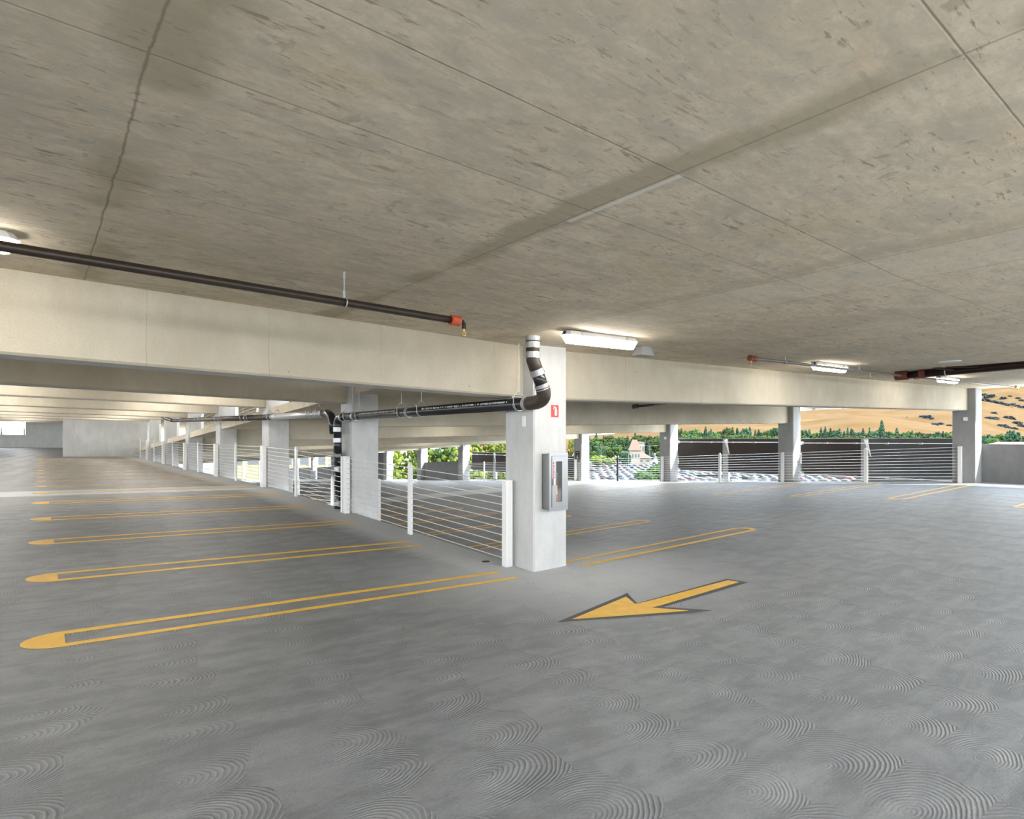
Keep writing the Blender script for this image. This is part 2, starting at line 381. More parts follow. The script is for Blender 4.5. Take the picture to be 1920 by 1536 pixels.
wallbox('wall_parapet_back', -17.6, 17.6, VB-.2, VB, lambda u, v: -.1, 1.3, M['wall'], **ST)
wallbox('wall_parapet_left', -17.8, -17.6, VB, 60, zf, 1.1, M['wall'], n=10, **ST)
wallbox('wall_parapet_right_rear', 17.3, 17.5, 28.2, 33.0, zr, 1.25, M['parapet'], **ST)
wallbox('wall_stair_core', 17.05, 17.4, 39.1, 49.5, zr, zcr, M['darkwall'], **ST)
for k, (a, b) in enumerate(((50.1,54.6),(55.8,60.1),(60.7,65.6))):
    wallbox('wall_parapet_right_end' + ('' if k == 0 else '.%03d' % k), 17.3, 17.5, a, b, zr, 1.2, M['parapet'], **ST)

# ------------------------------------------------------------------ columns and beams
CW, CD = .555, .587
clab_c = ['near concrete column with the red sign and extinguisher cabinet', 'second concrete column of the central row, black pipe elbow beside it'] + \
    ['%s concrete column of the central row counted away from the near one' % ordn(i) for i in range(2, 12)]
def column(u, v, z0, z1, label, group, mat='column', w_=CW, d_=CD):
    mb = MB(); c = .018
    ring = lambda z: [(u+c,v,z),(u+w_-c,v,z),(u+w_,v+c,z),(u+w_,v+d_-c,z),(u+w_-c,v+d_,z),(u+c,v+d_,z),(u,v+d_-c,z),(u,v+c,z)]
    mb.hexa(ring(z0), ring(z1))
    return mb.build('concrete_column', M[mat], label=label, category='column', group=group)
for n in range(0, 12):
    v = 5.5*n
    if n > 6 and n in (7,): pass
    zb_ = -.03 if n == 0 else zr(.3, v) - .1
    zt = zcl(0, v) + .1 if n*5.5 < 61 else zcr(.3, v)
    if n == 7: continue
    column(0, v, zb_, zt, clab_c[n], 'columns of the central row')
rlab = ['concrete column at the right end of the long front beam, beside the parapet wall', 'outer concrete column between the two dark screened bays on the right',
        'outer concrete column between the dark screen and the open view to the parked cars', 'outer concrete column with the black number 6 sign',
        'outer column hidden mostly behind the near column', 'outer column right of the shrub opening, seen past the near column', 'white lit outer column left of the shrub opening'] + \
       ['%s column of the outer right row, far down the ramp' % ordn(i) for i in range(7, 12)]
for n in range(0, 12):
    v = 5.5*n
    column(17.0, v, zr(17, v)-.1, zcr(17, v)+.1, rlab[n], 'columns of the outer right row', 'column_backlit')
def beam(u0, u1, v, ztop, zbot, label, group, th=.36):
    mb = MB(); c = .02
    for a, b in [(u0, u1)]:
        prof = lambda u: [(u,v+c,zbot(u)),(u,v+th-c,zbot(u)),(u,v+th,zbot(u)+c),(u,v+th,ztop(u)),(u,v,ztop(u)),(u,v,zbot(u)+c)]
        mb.hexa(prof(a), prof(b))
    return mb.build('concrete_beam', M['beam'], label=label, category='beam', group=group)
for n in range(0, 11):
    v = 5.5*n + .2
    lab = 'long cream concrete beam across the upper left, nearest of the left row' if n == 0 else '%s concrete beam of the left row, counted from the near one' % ordn(n)
    if n == 7: continue
    beam(UL, -.001, v, lambda u: zcl(u, v)+.08, lambda u: zcl(u, v)-.645, lab, 'beams over the left deck')
for n in range(0, 12):
    v = 5.5*n + .2
    lab = 'long concrete beam right of the near column, running to the outer column' if n == 0 else '%s concrete beam of the right row, counted from the near one' % ordn(n)
    beam(CW+.001, 16.999, v, lambda u: zcr(u, v)+.08, lambda u: zcr(u, v)-.645, lab, 'beams over the right deck')

# ------------------------------------------------------------------ painted marks
def polymark(name, polys, mat, lift, **kw):
    bm = bmesh.new()
    for poly in polys:
        bm.faces.new([bm.verts.new((a, b, 0)) for a, b in poly])
    for co, no in (((0,0,0),(1,0,0)), ((0,0,0),(0,1,0))):
        bmesh.ops.bisect_plane(bm, geom=bm.verts[:]+bm.edges[:]+bm.faces[:], plane_co=co, plane_no=no)
    umin = min(v.co.x for v in bm.verts); umax = max(v.co.x for v in bm.verts); x = math.ceil(umin)
    while x < umax:
        bmesh.ops.bisect_plane(bm, geom=bm.verts[:]+bm.edges[:]+bm.faces[:], plane_co=(x,0,0), plane_no=(1,0,0)); x += 1
    bmesh.ops.triangulate(bm, faces=bm.faces)
    for v in bm.verts:
        v.co.z = zf(v.co.x, v.co.y) + lift
    r = bmesh.ops.extrude_face_region(bm, geom=bm.faces[:])
    for e in r['geom']:
        if isinstance(e, bmesh.types.BMVert): e.co.z -= .0025
    bmesh.ops.recalc_face_normals(bm, faces=bm.faces)
    me = bpy.data.meshes.new(name); bm.to_mesh(me); bm.free(); me.materials.append(mat)
    o = bpy.data.objects.new(name, me); C.objects.link(o)
    for k, v in kw.items():
        if k == 'parent': o.parent = v
        else: o[k] = v
    return o
def stall(ut, ue, vc, label, group, cap=.27, hollow=False):
    s = 1 if ue > ut else -1; h = .205; t_ = .075
    pts = [(ut + s*cap - s*cap*cos(a), vc + h*sin(a)) for a in [pi/2 - pi*i/14 for i in range(15)]]
    if hollow:
        inn = [(ut + s*cap - s*(cap-.12)*cos(a), vc + (h-t_)*sin(a)) for a in [-pi/2 + pi*i/14 for i in range(15)]]
        poly = pts + inn
    else: poly = pts + [(ut + s*cap*1.0, vc-h)]
    L1 = [(ut+s*cap, vc+h), (ue, vc+h), (ue + s*.03, vc+h-t_), (ut+s*cap, vc+h-t_)]
    L2 = [(ut+s*cap, vc-h+t_), (ue, vc-h+t_), (ue + s*.03, vc-h), (ut+s*cap, vc-h)]
    polymark('stall_marking', [poly, L1, L2], M['yellow'], .005, label=label, category='floor marking', group=group)
for n in range(17):
    if n == 0: lab = 'yellow double stall line with rounded tip nearest the camera, lower left'
    else: lab = '%s yellow rounded double stall line up the left deck' % ordn(n)
    stall(-4.93, -.40 if n < 6 else -.6, .03 + 2.24*n, lab, 'stall lines on the left deck')
for n in range(14):
    lab = 'yellow double stall line starting at the base of the near column' if n == 0 else '%s yellow stall line of the row right of the central railing' % ordn(n)
    stall(4.9, .70, .03 + 2.26*n, lab, 'stall lines right of the central railing', .2, True)
for n in range(-1, 8):
    lab = {-1: 'yellow stall line cut by the right edge of the picture', 0: 'yellow double stall line ending at the right parapet column'}.get(n, '%s yellow stall line along the outer right rail' % ordn(max(n, 0)))
    stall(11.05, 16.2, .03 + 2.4*n, lab, 'stall lines along the outer right side', .15, True)
ar = empty('direction_arrow', (0,0,0), 'yellow painted floor arrow with dark grey outline pointing left', 'floor marking')
polymark('arrow_outline', [[(-1.21,-1.77),(.12,-1.40),(-.11,-1.73),(1.42,-1.75),(1.46,-1.99),(-.02,-1.975),(.24,-2.34)]], M['outline'], .004, parent=ar)
polymark('arrow_fill', [[(-1.05,-1.79),(-.01,-1.50),(-.16,-1.75),(1.37,-1.80),(1.39,-1.925),(-.14,-1.93),(.07,-2.21)]], M['yellow'], .007, parent=ar, label='yellow arrow fill')

# floor drain beside the near column
dr = empty('floor_drain', (-.20, .74, zf(-.2,.74)), 'small round steel floor drain in front of the near column', 'drain')
mb = MB(); mb.tube([(0,0,-.01),(0,0,.006)], .075, 24); mb.build('drain_rim', M['galv'], dr)
mb = MB(); mb.tube([(0,0,.004),(0,0,.009)], .055, 24); mb.build('drain_grate', M['rubber'], dr)

# ------------------------------------------------------------------ cable railings
RH = 1.10
def post_mesh(kind, w_=.06, d_=.05):
    mb = MB()
    if kind == 'flat':       # flat bar post with an arrow-shaped top
        mb.hexa([(-.02,-d_,0),(.02,-d_,0),(.02,d_,0),(-.02,d_,0)], [(-.02,-d_,RH),(.02,-d_,RH),(.02,d_,RH),(-.02,d_,RH)])
        mb.hexa([(-.02,-d_,RH),(.02,-d_,RH),(.02,d_,RH),(-.02,d_,RH)], [(-.02,-.012,RH+.06),(.02,-.012,RH+.06),(.02,.012,RH+.06),(-.02,.012,RH+.06)])
    else:                    # end channel against a column
        mb.box((-.05,-.045,0), (.05,-.035,RH)); mb.box((-.05,-.035,0), (-.04,.045,RH)); mb.box((.04,-.035,0), (.05,.045,RH))
    return mb
_me = {}
def railing(u, v0, vm, v1, zfn, label, group, ends=(True, True), rows=11, dark=False):
    o = empty('cable_railing', (u, v0, zfn(u, v0)), label, 'railing', group)
    z0, zm, z1 = 0, zfn(u, vm)-zfn(u, v0), zfn(u, v1)-zfn(u, v0)
    def addpost(kind, v):
        if dark and kind == 'flat': p = post_mesh(kind).build('post', M['post_backlit'], o, label='middle post with backlit shade put into its colour')
        elif kind not in _me:
            p = post_mesh(kind).build('post', M['white'], o); _me[kind] = p.data
        else:
            p = bpy.data.objects.new('post', _me[kind]); C.objects.link(p); p.parent = o
        p.location = (0, v-v0, zfn(u, v)-zfn(u, v0))
    if ends[0]: addpost('end', v0+.05)
    addpost('flat', vm)
    if ends[1]: addpost('end', v1-.05)
    for k in range(rows):
        h = .09 + k*(RH-.12)/(rows-1)
        mb = MB(); mb.tube([(0,0,h+z0),(0,vm-v0,h+zm),(0,v1-v0,h+z1)], .0065, 6); mb.build('cable', M['cable'], o)
    return o
for n in range(7):
    v0 = 5.5*n + .12 if n else .36
    lab = 'white cable railing between the near column and the second column' if n == 0 else '%s white cable railing bay along the left deck edge' % ordn(n)
    railing(-.10, v0, 5.5*n+2.98, 5.5*(n+1)+.10, zl, lab, 'cable railings along the left deck edge')
lb = {0:'cable railing in the right bay beside the parapet column', 1:'cable railing in the screened bay between the two middle outer columns', 2:'cable railing in front of the view of parked cars', 3:'cable railing just left of the number 6 sign',
      4:'cable railing seen left of the near column in front of a dark screen', 5:'cable railing at the shrub opening', 6: 'cable railing at the end of the outer right row'}
for n in range(0, 5):
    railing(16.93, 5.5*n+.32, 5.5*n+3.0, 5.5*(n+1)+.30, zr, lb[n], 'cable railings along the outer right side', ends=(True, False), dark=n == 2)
for n in range(1, 6):
    railing(.72, 5.5*n+.35, 5.5*n+2.85, 5.5*n+5.4, zr, '%s lower cable railing on the ramp behind the central columns' % ordn(n-1), 'lower railings behind the central columns')
for n in range(2, 6):
    railing(.5, 5.5*n+.7, 5.5*n+2.85, 5.5*n+5.4, lambda u, v: zcr(u, v)+.22, '%s railing of the deck above, in the bright gap behind the columns' % ordn(n-2), 'railings on the deck above')

# ------------------------------------------------------------------ pipes
def arc(c, r, a0, a1, n, ax, ay):
    c, ax, ay = Vector(c), Vector(ax), Vector(ay)
    return [c + ax*r*cos(a0+(a1-a0)*i/n) + ay*r*sin(a0+(a1-a0)*i/n) for i in range(n+1)]
def band(mb, p, d, r, L, ribs=3):
    p, d = Vector(p), Vector(d).normalized()
    mb.tube([p-d*L/2, p+d*L/2], r+.004, 20)
    for i in range(ribs):
        q = p + d*L*(-.5 + (i+.5)/ribs); mb.tube([q-d*L*.07, q+d*L*.07], r+.009, 20)
def hanger(parent, y, x, zc, r, ztop, name='hanger'):
    """clevis hanger: strap round the pipe, yoke and threaded rod"""
    mb = MB()
    pts = [Vector((x + (r+.004)*cos(a), y, zc + (r+.004)*sin(a))) for a in [pi*i/12 for i in range(12, 25)]]
    for k in (-.012, .012):
        mb.tube([p + Vector((0,k,0)) for p in pts], .006, 6)
    for s in (-1, 1):
        mb.tube([(x+s*(r+.004), y, zc), (x+s*(r+.006), y, zc+r*1.1), (x+s*.02, y, zc+r*2.1)], .006, 6)
        mb.tube([(x+s*(r+.02), y, zc+r*1.1), (x+s*(r-.005), y, zc+r*1.1)], .013, 8)
    mb.tube([(x-r-.01, y, zc+r*1.1), (x+r+.01, y, zc+r*1.1)], .004, 6)
    mb.tube([(x, y, zc+r*1.9), (x, y, zc+r*2.3)], .012, 8)
    mb.tube([(x, y, zc+r*2), (x, y, ztop)], .004, 6)
    return mb.build(name, M['galv'], parent)
R = .078
px = -.19
dp = empty('drain_pipe', (0,0,0), 'thick black drain pipe dropping from the ceiling and running past the near column', 'pipe')
top = Vector((-.37,-.42,2.84)); e1 = Vector((-.37,-.42,2.55)); e2 = Vector((-.215,-.43,2.20))
el = []
dirn = (e2-e1).normalized(); p0 = e1 + dirn*.30
mb = MB(); mb.tube([top, e1+Vector((0,0,.03)), e1+Vector((.004,0,-.01)), e1+dirn*.05, e1+dirn*.16], R, 20); mb.build('upper_pipe', M['iron'], dp, smooth=True)
mb = MB(); mb.tube([e1+dirn*.14, e1+dirn*.36], R-.003, 20); mb.build('middle_pipe', M['black'], dp, smooth=True)
q0 = e1+dirn*.34
bez = []
q3 = Vector((px, -.12, 2.068)); q1 = q0+dirn*.16; q2 = q3+Vector((0,-.22,-.0))
for i in range(13):
    t_ = i/12; bez.append(q0*(1-t_)**3 + q1*3*t_*(1-t_)**2 + q2*3*t_**2*(1-t_) + q3*t_**3)
mb = MB(); mb.tube(bez, R+.006, 20); mb.build('lower_elbow', M['iron'], dp, smooth=True)
mb = MB(); mb.tube([(px,-.14,2.068),(px,5.45,2.068)], R-.004, 20); mb.build('horizontal_pipe', M['black'], dp, smooth=True)
mb = MB()
band(mb, (-.37,-.42,2.79), (0,0,1), R+.004, .06, 1)
mb.build('ceiling_collar', M['galv'], dp)
for p_, d_ in ((Vector((-.37,-.42,2.715)), (0,0,1)), (Vector((-.37,-.42,2.60)), (0,0,1)), (e1+dirn*.155, dirn), (e1+dirn*.335, dirn), (Vector((px,-.10,2.068)), (0,1,0)), (Vector((px,2.85,2.068)), (0,1,0)), (Vector((px,4.95,2.068)), (0,1,0))):
    mb = MB(); band(mb, p_, d_, R, .07); mb.build('coupling', M['galv'], dp)
for v_ in (.06, 2.45, 3.1, 4.75, 5.3): hanger(dp, v_, px, 2.068, R, zcl(px, v_))
rng = random.Random(4)
mb = MB(); v_ = .22                       # worn white print along the pipe
while v_ < 5.3:
    if not (2.35 < v_ < 3.2 or v_ > 4.6):
        L_ = rng.uniform(.010,.022)
        for a_ in ([2.62, 2.78], [2.70, 2.86], [2.62, 2.86])[rng.randrange(3)]:
            zz = 2.068 + (R-.003)*sin(a_); xx = px + (R-.003)*cos(a_); mb.cbox((xx, v_, zz), (.002, L_, .006))
        mb.cbox((px+(R-.0025)*cos(2.74), v_-L_*.4, 2.068+(R-.0025)*sin(2.74)), (.002, .005, .02))
    v_ += rng.choice([.022,.026,.03,.05])
mb.build('printed_lettering', M['whitepaint'], dp, label='worn white print')
# tail: elbow loop beside the second column and the vertical stack behind it
sp_ = empty('drain_riser', (0,0,0), 'black drain pipe bending down beside the second column with steel couplings', 'pipe')
loop = arc((px,5.62,1.92), .148, pi/2, 0, 6, (0,1,0), (0,0,1))
loop = [Vector((px,5.40,2.068))] + loop + [Vector((px,5.77,1.62))]
loop2 = [Vector((px,5.77,1.64)), Vector((px,5.77,1.50)), Vector((px+.03,5.82,1.40)), Vector((px+.10,5.98,1.27)), Vector((px+.15,6.15,1.18)), Vector((px+.19,6.21,1.09)), Vector((px+.19,6.21,1.0))]
mb = MB(); mb.tube(loop, R, 18); mb.tube(loop2, R, 18); mb.build('bend', M['black'], sp_, smooth=True)
mb = MB(); mb.tube([(px+.19,6.21,1.05),(px+.19,6.21,zr(.1,6.17)-.1)], R, 18); mb.build('stack_pipe', M['black'], sp_, smooth=True)
for p_, d_ in (((px,5.77,1.83),(0,0,1)), ((px,5.77,1.62),(0,0,1)), ((px+.03,5.85,1.37),(.3,.6,-.7)), ((px+.19,6.21,1.03),(0,0,1)), ((px+.19,6.21,.33),(0,0,1)), ((px,5.52,2.068),(0,1,0))):
    mb = MB(); band(mb, p_, d_, R, .085); mb.build('coupling', M['galv'], sp_)
fp = empty('drain_pipe', (0,0,0), 'long brown and silver drain pipe hung along the far central columns', 'pipe')
mb = MB(); mb.tube([(px+.02,6.02,1.75),(px,6.02,1.95),(px,6.08,2.1),(px,6.25,2.17),(px,6.6,2.175)], R, 16); mb.build('near_elbow', M['black'], fp, smooth=True)
pz = lambda v: lerp(v, [(6.4,2.17),(10,2.20),(24.2,2.46)])
mb = MB(); mb.tube([(px,6.5,pz(6.5)),(px,10,pz(10))], R-.004, 16); mb.build('silver_pipe', M['galv'], fp, smooth=True, label='silver first length')
mb = MB(); mb.tube([(px,10,pz(10)),(px,24.2,pz(24.2))], R-.004, 16); mb.build('brown_pipe', M['iron'], fp, smooth=True)
mb = MB(); mb.tube([(px,24.0,pz(24)),(px-.03,24.5,pz(24)+.02),(px-.15,25.2,pz(24)+.12),(px-.3,25.8,pz(24)+.3)], R, 16); mb.build('far_elbow', M['iron'], fp, smooth=True)
for v_ in (6.55, 6.9, 7.2, 9.9, 12.4, 15.6, 18.8, 22.3):
    mb = MB(); band(mb, (px, v_, pz(v_)), (0,1,0), R, .08); mb.build('coupling', M['galv'], fp)
for v_ in (6.75, 7.35, 9.6, 10.2, 12.1, 12.8, 15.2, 16, 18.4, 19.2): hanger(fp, v_, px, pz(v_), R, zcl(px, v_))

# sprinkler pipes under the ceiling
def head(parent, x, y, z):
    mb = MB(); mb.tube([(x,y,z),(x,y,z-.03)], .012, 8); mb.tube([(x-.012,y,z-.03),(x-.014,y,z-.05),(x,y,z-.065)], .003, 5); mb.tube([(x+.012,y,z-.03),(x+.014,y,z-.05),(x,y,z-.065)], .003, 5)
    mb.tube([(x,y,z-.062),(x,y,z-.068)], .02, 10); mb.build('sprinkler_head', M['brass'], parent)
def rodhang(parent, x, y, zc, r, zt):
    mb = MB(); mb.tube([(x, y, zc+r), (x, y, zt)], .005, 6); mb.tube([(x, y, zt-.05),(x, y, zt)], .011, 8); mb.tube([(x, y, zc+r+.03),(x, y, zc+r+.055)], .011, 8)
    mb.tube([Vector((x+.01, y+(r+.004)*cos(a), zc+(r+.004)*sin(a))) for a in [2*pi*i/16 for i in range(17)]], .005, 6); mb.tube([(x,y,zc+r),(x,y,zc+r+.035)], .009, 6)
    mb.build('hanger', M['galv'], parent)
s1 = empty('sprinkler_pipe', (0,0,0), 'dark brown sprinkler pipe under the ceiling, upper left, orange end fitting', 'pipe')
sv = -1.45; sz = lambda u: 2.63 - .019*(u+2.03)
mb = MB(); mb.tube([(-9.5,sv,sz(-9.5)),(-2.08,sv,sz(-2.08))], .030, 14); mb.build('pipe_run', M['rustpipe'], s1, smooth=True)
mb = MB(); mb.tube([(-2.12,sv,sz(-2.1)),(-2.03,sv,sz(-2.03))], .043, 14); mb.tube([(-2.10,sv-.05,sz(-2.1)),(-2.10,sv+.05,sz(-2.1))], .014, 8); mb.build('end_fitting', M['orange'], s1)
mb = MB(); mb.tube([(-2.04,sv,sz(-2)), (-2.0,sv,sz(-2)),(-1.985,sv,sz(-2)-.02),(-1.985,sv,sz(-2)-.06)], .018, 10); mb.build('drop_elbow', M['black'], s1)
head(s1, -1.985, sv, sz(-2)-.055)
for u_ in (-3.04, -6.6): rodhang(s1, u_, sv, sz(u_), .03, 2.805-.0226*u_)
s2 = empty('sprinkler_pipe', (0,0,0), 'thin sprinkler pipe with rusty end fitting under the ceiling on the right', 'pipe')
sv = -1.05; sz = lambda u: 2.785 + .0185*(u-3.1)
mb = MB(); mb.tube([(3.15,sv,sz(3.15)),(8.45,sv,sz(8.45))], .022, 10); mb.build('pipe_run', M['dullpipe'], s2, smooth=True)
mb = MB(); mb.tube([(3.08,sv,sz(3.1)),(3.24,sv,sz(3.1))], .042, 12); mb.tube([(3.14,sv-.05,sz(3.1)),(3.14,sv+.05,sz(3.1))], .016, 8); mb.build('end_fitting', M['rust'], s2)
head(s2, 3.12, sv, sz(3.1)-.03); head(s2, 7.05, sv, sz(7.05)-.02)
for u_ in (4.05, 6.6): rodhang(s2, u_, sv, sz(u_), .022, 2.805+.0207*u_)
s3 = empty('sprinkler_main', (0,0,0), 'thick dark red sprinkler main crossing the ceiling at the right edge', 'pipe')
sm = lambda v: 2.895 + (-.02)*(v+1)
mb = MB(); mb.tube([(8.62,-1.0,sm(-1)),(8.62,-9.0,sm(-9))], .075, 16); mb.build('main_pipe', simple('dark_red_pipe', (.028,.010,.009), .3, noise=6), s3, smooth=True)
mb = MB(); mb.tube([(8.62,-.90,sm(-1)),(8.62,-1.12,sm(-1))], .088, 14); mb.tube([(8.62,-1.32,sm(-1.3)),(8.62,-1.42,sm(-1.4))], .084, 14); mb.build('end_cap', M['rust'], s3)
mb = MB(); mb.tube([(8.62,-1.75,sm(-1.75)), (8.62,-1.75,2.97)], .008, 8); mb.tube([Vector((8.62+.082*cos(a),-1.75,sm(-1.75)+.082*sin(a))) for a in [2*pi*i/16 for i in range(17)]], .01, 6); mb.build('hanger', M['galv'], s3)
mb = MB(); mb.tube([(8.40,-1.62,2.975),(8.6,-1.95,2.91)], .022, 8); mb.tube([(8.62,-2.5,2.93),(8.45,-1.8,2.975)], .018, 8); mb.build('sway_brace', M['rustpipe'], s3)
s4 = empty('sprinkler_pipe', (0,0,0), 'slender sprinkler pipe above the right end column, farthest of the sprinkler runs', 'pipe')
sv = -1.12; sz = lambda u: 2.885 + .0262*(u-9.3)
mb = MB(); mb.tube([(9.0,sv,sz(9.0)),(16.2,sv,sz(16.2))], .018, 8); mb.build('pipe_run', M['dullpipe'], s4, smooth=True)
mb = MB(); mb.tube([(8.95,sv,sz(9.0)),(9.12,sv,sz(9.1))], .04, 10); mb.build('end_fitting', M['rust'], s4)
mb = MB(); mb.tube([(16.1,sv,sz(16.1)),(16.35,sv,sz(16.3))], .035, 10); mb.tube([(16.3,sv,sz(16.3)),(16.3,sv,sz(16.3)-.1)], .02, 8); mb.build('end_fitting', M['brass'], s4)
head(s4, 12.3, sv, sz(12.3)-.02)
s5 = empty('sprinkler_pipe', (0,0,0), 'dark sprinkler pipe end peeping below the right front beam', 'pipe')
mb = MB(); mb.tube([(6.55,4,2.435),(7.7,4,2.53)], .028, 10); mb.build('pipe_run', M['rustpipe'], s5, smooth=True)
mb = MB(); mb.tube([(6.48,4,2.425),(6.62,4,2.44)], .055, 12); mb.build('end_fitting', M['rustpipe'], s5)
rodhang(s5, 7.2, 4, 2.49, .028, zcr(7.2, 4))

# ------------------------------------------------------------------ ceiling lights
def light_fixture(mat='diffuser'):
    o = empty('ceiling_light', (0,0,0), 'long lit ceiling light fixture', 'ceiling light', 'long ceiling lights')
    mb = MB(); L, W = .58, .075
    def ring(l, w_, z, c): return [(-l+c,-w_,z),(l-c,-w_,z),(l,-w_+c,z),(l,w_-c,z),(l-c,w_,z),(-l+c,w_,z),(-l,w_-c,z),(-l,-w_+c,z)]
    mb.hexa(ring(L,W,-.045,.04), ring(L-.03,W-.02,.0,.04)); mb.build('housing', M['housing'], o)
    mb = MB(); mb.hexa(ring(L-.05,W-.035,-.125,.03), ring(L-.008,W-.004,-.047,.04)); d = mb.build('diffuser', M[mat], o)
    for s in (-.36, .36):
        mb = MB(); mb.box((s-.012,-W-.006,-.06),(s+.012,-W+.004,-.012)); mb.build('clip', M['galv'], o)
    mb = MB(); mb.tube([(-L-.001,-.02,-.022),(-L+.02,-.02,-.022)], .016, 10); mb.build('cable_gland', M['rubber'], o)
    return o
fx = light_fixture(); fx_fill = light_fixture('diffuser_fill'); first_fill = True
labs = {(.15,-.99):'brightest long ceiling light, just right of the vertical pipe top', (5.80,-.91):'long ceiling light beside the thin sprinkler pipe on the right',
        (11.35,-.97):'long ceiling light farthest right, above the outer column', (-5.49,-.86):'long ceiling light cut by the left edge of the picture'}
first = True; LAMP = 22
for (u, v) in [(.15,-.99),(5.80,-.91),(11.35,-.97),(-5.49,-.86),(-10.9,-1.3),(15.5,-6.6),(-10.9,-7),(-5.5,-7),(-.05,-7),(4.85,-7),(10.3,-7),(-2.7,-7),(-8.2,-7),(2.4,-7),(-4,2.0),(-9,2.0),(-14,2.0)] + [(u_, 5.5*n_-1.0) for n_ in (2,3,4,5,6) for u_ in (-1.8,-5.6,-9.6,-14)] + [(u_, 5.5*n_-1.0) for n_ in (2,4,6) for u_ in (5.5,11)] + [(u_, 5.5*n_-1.0) for n_ in (8,9,10) for u_ in (-5.6,-11)] + [(u_, 35.2) for u_ in (-1.8,-5.6,-9.6)]:  # fixtures without their own label are unseen, added as fill light
    z = zcl(u, v) if u < 0 else zcr(u, v)
    lab = labs.get((u, v), 'long ceiling light of the unseen rows added behind the camera' if v < 0 else 'unseen long ceiling light added as fill between the beams farther back')
    sl_ = -math.atan(.0207) if u > 0 else math.atan(.0226)
    if v > 7 and u < 0:
        o = fx_fill if first_fill else dup(fx_fill, (0,0,0)); first_fill = False; o['group'] = 'fill lights added between the left beams'; lab = 'unseen long fill light added between the beams of the left deck'
    else:
        o = fx if first else dup(fx, (0,0,0)); first = False
    o.location = (u, v, z-.002); o.rotation_euler = (0, sl_, 0); o['label'] = lab
mb = MB(); z = 2.8
def rr(x, y, z, a, b): return [(x-a,y-b,z),(x+a,y-b,z),(x+a,y+b,z),(x-a,y+b,z)]
zc_ = zcr(1.3,-.62)
mb.hexa(rr(1.31,-.62,zc_-.125,.125,.085), rr(1.31,-.62,zc_+.0,.09,.065)); o = mb.build('junction_box', M['box_grey'], None, bevel=.006, label='grey tapered plastic box on the ceiling right of the bright light', category='box')
mb = MB(); mb.tube([(7.3,-2.2,2.945),(7.3,-2.2,2.957)], .16, 20); mb.build('cover_plate', M['white'], label='small white round plate on the ceiling above the thick pipe', category='plate')

# ------------------------------------------------------------------ signs and extinguisher cabinet
def text_mesh(txt, size, mat, parent, loc, rot, name):
    cu = bpy.data.curves.new(name, 'FONT'); cu.body = txt; cu.size = size; cu.extrude = .001; cu.align_x = 'CENTER'; cu.align_y = 'CENTER'
    t_ = bpy.data.objects.new(name, cu); C.objects.link(t_)
    dg = bpy.context.evaluated_depsgraph_get(); me = bpy.data.meshes.new_from_object(t_.evaluated_get(dg)); bpy.data.objects.remove(t_)
    me.materials.clear(); me.materials.append(mat)
    o = bpy.data.objects.new(name, me); C.objects.link(o); o.parent = parent; o.location = loc; o.rotation_euler = rot; return o
sg = empty('extinguisher_sign', (.345, 0, 1.995), 'red square sign with white fire extinguisher symbol on the near column', 'sign')
mb = MB(); mb.box((-.062,-.006,-.077),(.062,-.0005,.077)); mb.build('sign_plate', M['red'], sg)
mb = MB(); y = -.0075
mb.hexa([(-.005,y,-.055),(.031,y,-.055),(.031,y,.024),(.024,y,.034),(.002,y,.034),(-.005,y,.024)], [(-.005,-.006,-.055),(.031,-.006,-.055),(.031,-.006,.024),(.024,-.006,.034),(.002,-.006,.034),(-.005,-.006,.024)])
mb.box((.006,y,.034),(.020,-.006,.044)); mb.hexa([(-.028,y,.056),(-.024,y,.062),(.024,y,.048),(.024,y,.040)], [(-.028,-.006,.056),(-.024,-.006,.062),(.024,-.006,.048),(.024,-.006,.040)])
mb.hexa([(-.034,y,.028),(-.026,y,.026),(-.010,y,.044),(.004,y,.046),(.004,y,.052),(-.014,y,.051)], [(-.034,-.006,.028),(-.026,-.006,.026),(-.010,-.006,.044),(.004,-.006,.046),(.004,-.006,.052),(-.014,-.006,.051)])
mb.build('extinguisher_symbol', M['whitepaint'], sg)
# cabinet
cb = empty('extinguisher_cabinet', (.265, 0, .775), 'stainless steel fire extinguisher cabinet with glass door on the near column', 'cabinet')
W2, H, D = .135, .68, .15
mb = MB(); t_ = .006
mb.box((-W2,-D,0),(-W2+t_,0,H)); mb.box((W2-t_,-D,0),(W2,0,H)); mb.box((-W2,-D,0),(W2,0,t_)); mb.box((-W2,-D,H-t_),(W2,0,H)); mb.box((-W2,-.006,0),(W2,0,H))
mb.build('cabinet_box', M['stainless'], cb)
def frame(mb, w_, h0, h1, wi, i0, i1, y0, y1):
    mb.box((-w_,y0,h0),(-wi,y1,h1)); mb.box((wi,y0,h0),(w_,y1,h1)); mb.box((-wi,y0,h0),(wi,y1,i0)); mb.box((-wi,y0,i1),(wi,y1,h1))
mb = MB(); frame(mb, W2+.02, -.02, H+.02, W2-.018, .022, H-.022, -D-.014, -D); mb.build('cabinet_trim', M['stainless'], cb)
mb = MB(); frame(mb, W2-.02, .024, H-.024, .05, .09, H-.09, -D-.020, -D-.004); dd = mb.build('cabinet_door', M['stainless'], cb)
mb = MB(); mb.box((-.05,-D-.012,.09),(.05,-D-.009,H-.09)); mb.build('door_glass', M['glass'], dd)
mb = MB(); mb.box((-W2+.032,-D-.04,.30),(-W2+.052,-D-.02,.38)); mb.build('door_handle', M['galv'], dd)
mb = MB()
for k, hh in enumerate((.022,.03,.016,.03,.022,.03)): mb.box((-.099,-D-.0215,.57-k*.036-hh/2),(-.085,-D-.02,.57-k*.036+hh/2))
mb.build('door_lettering', M['red'], dd)
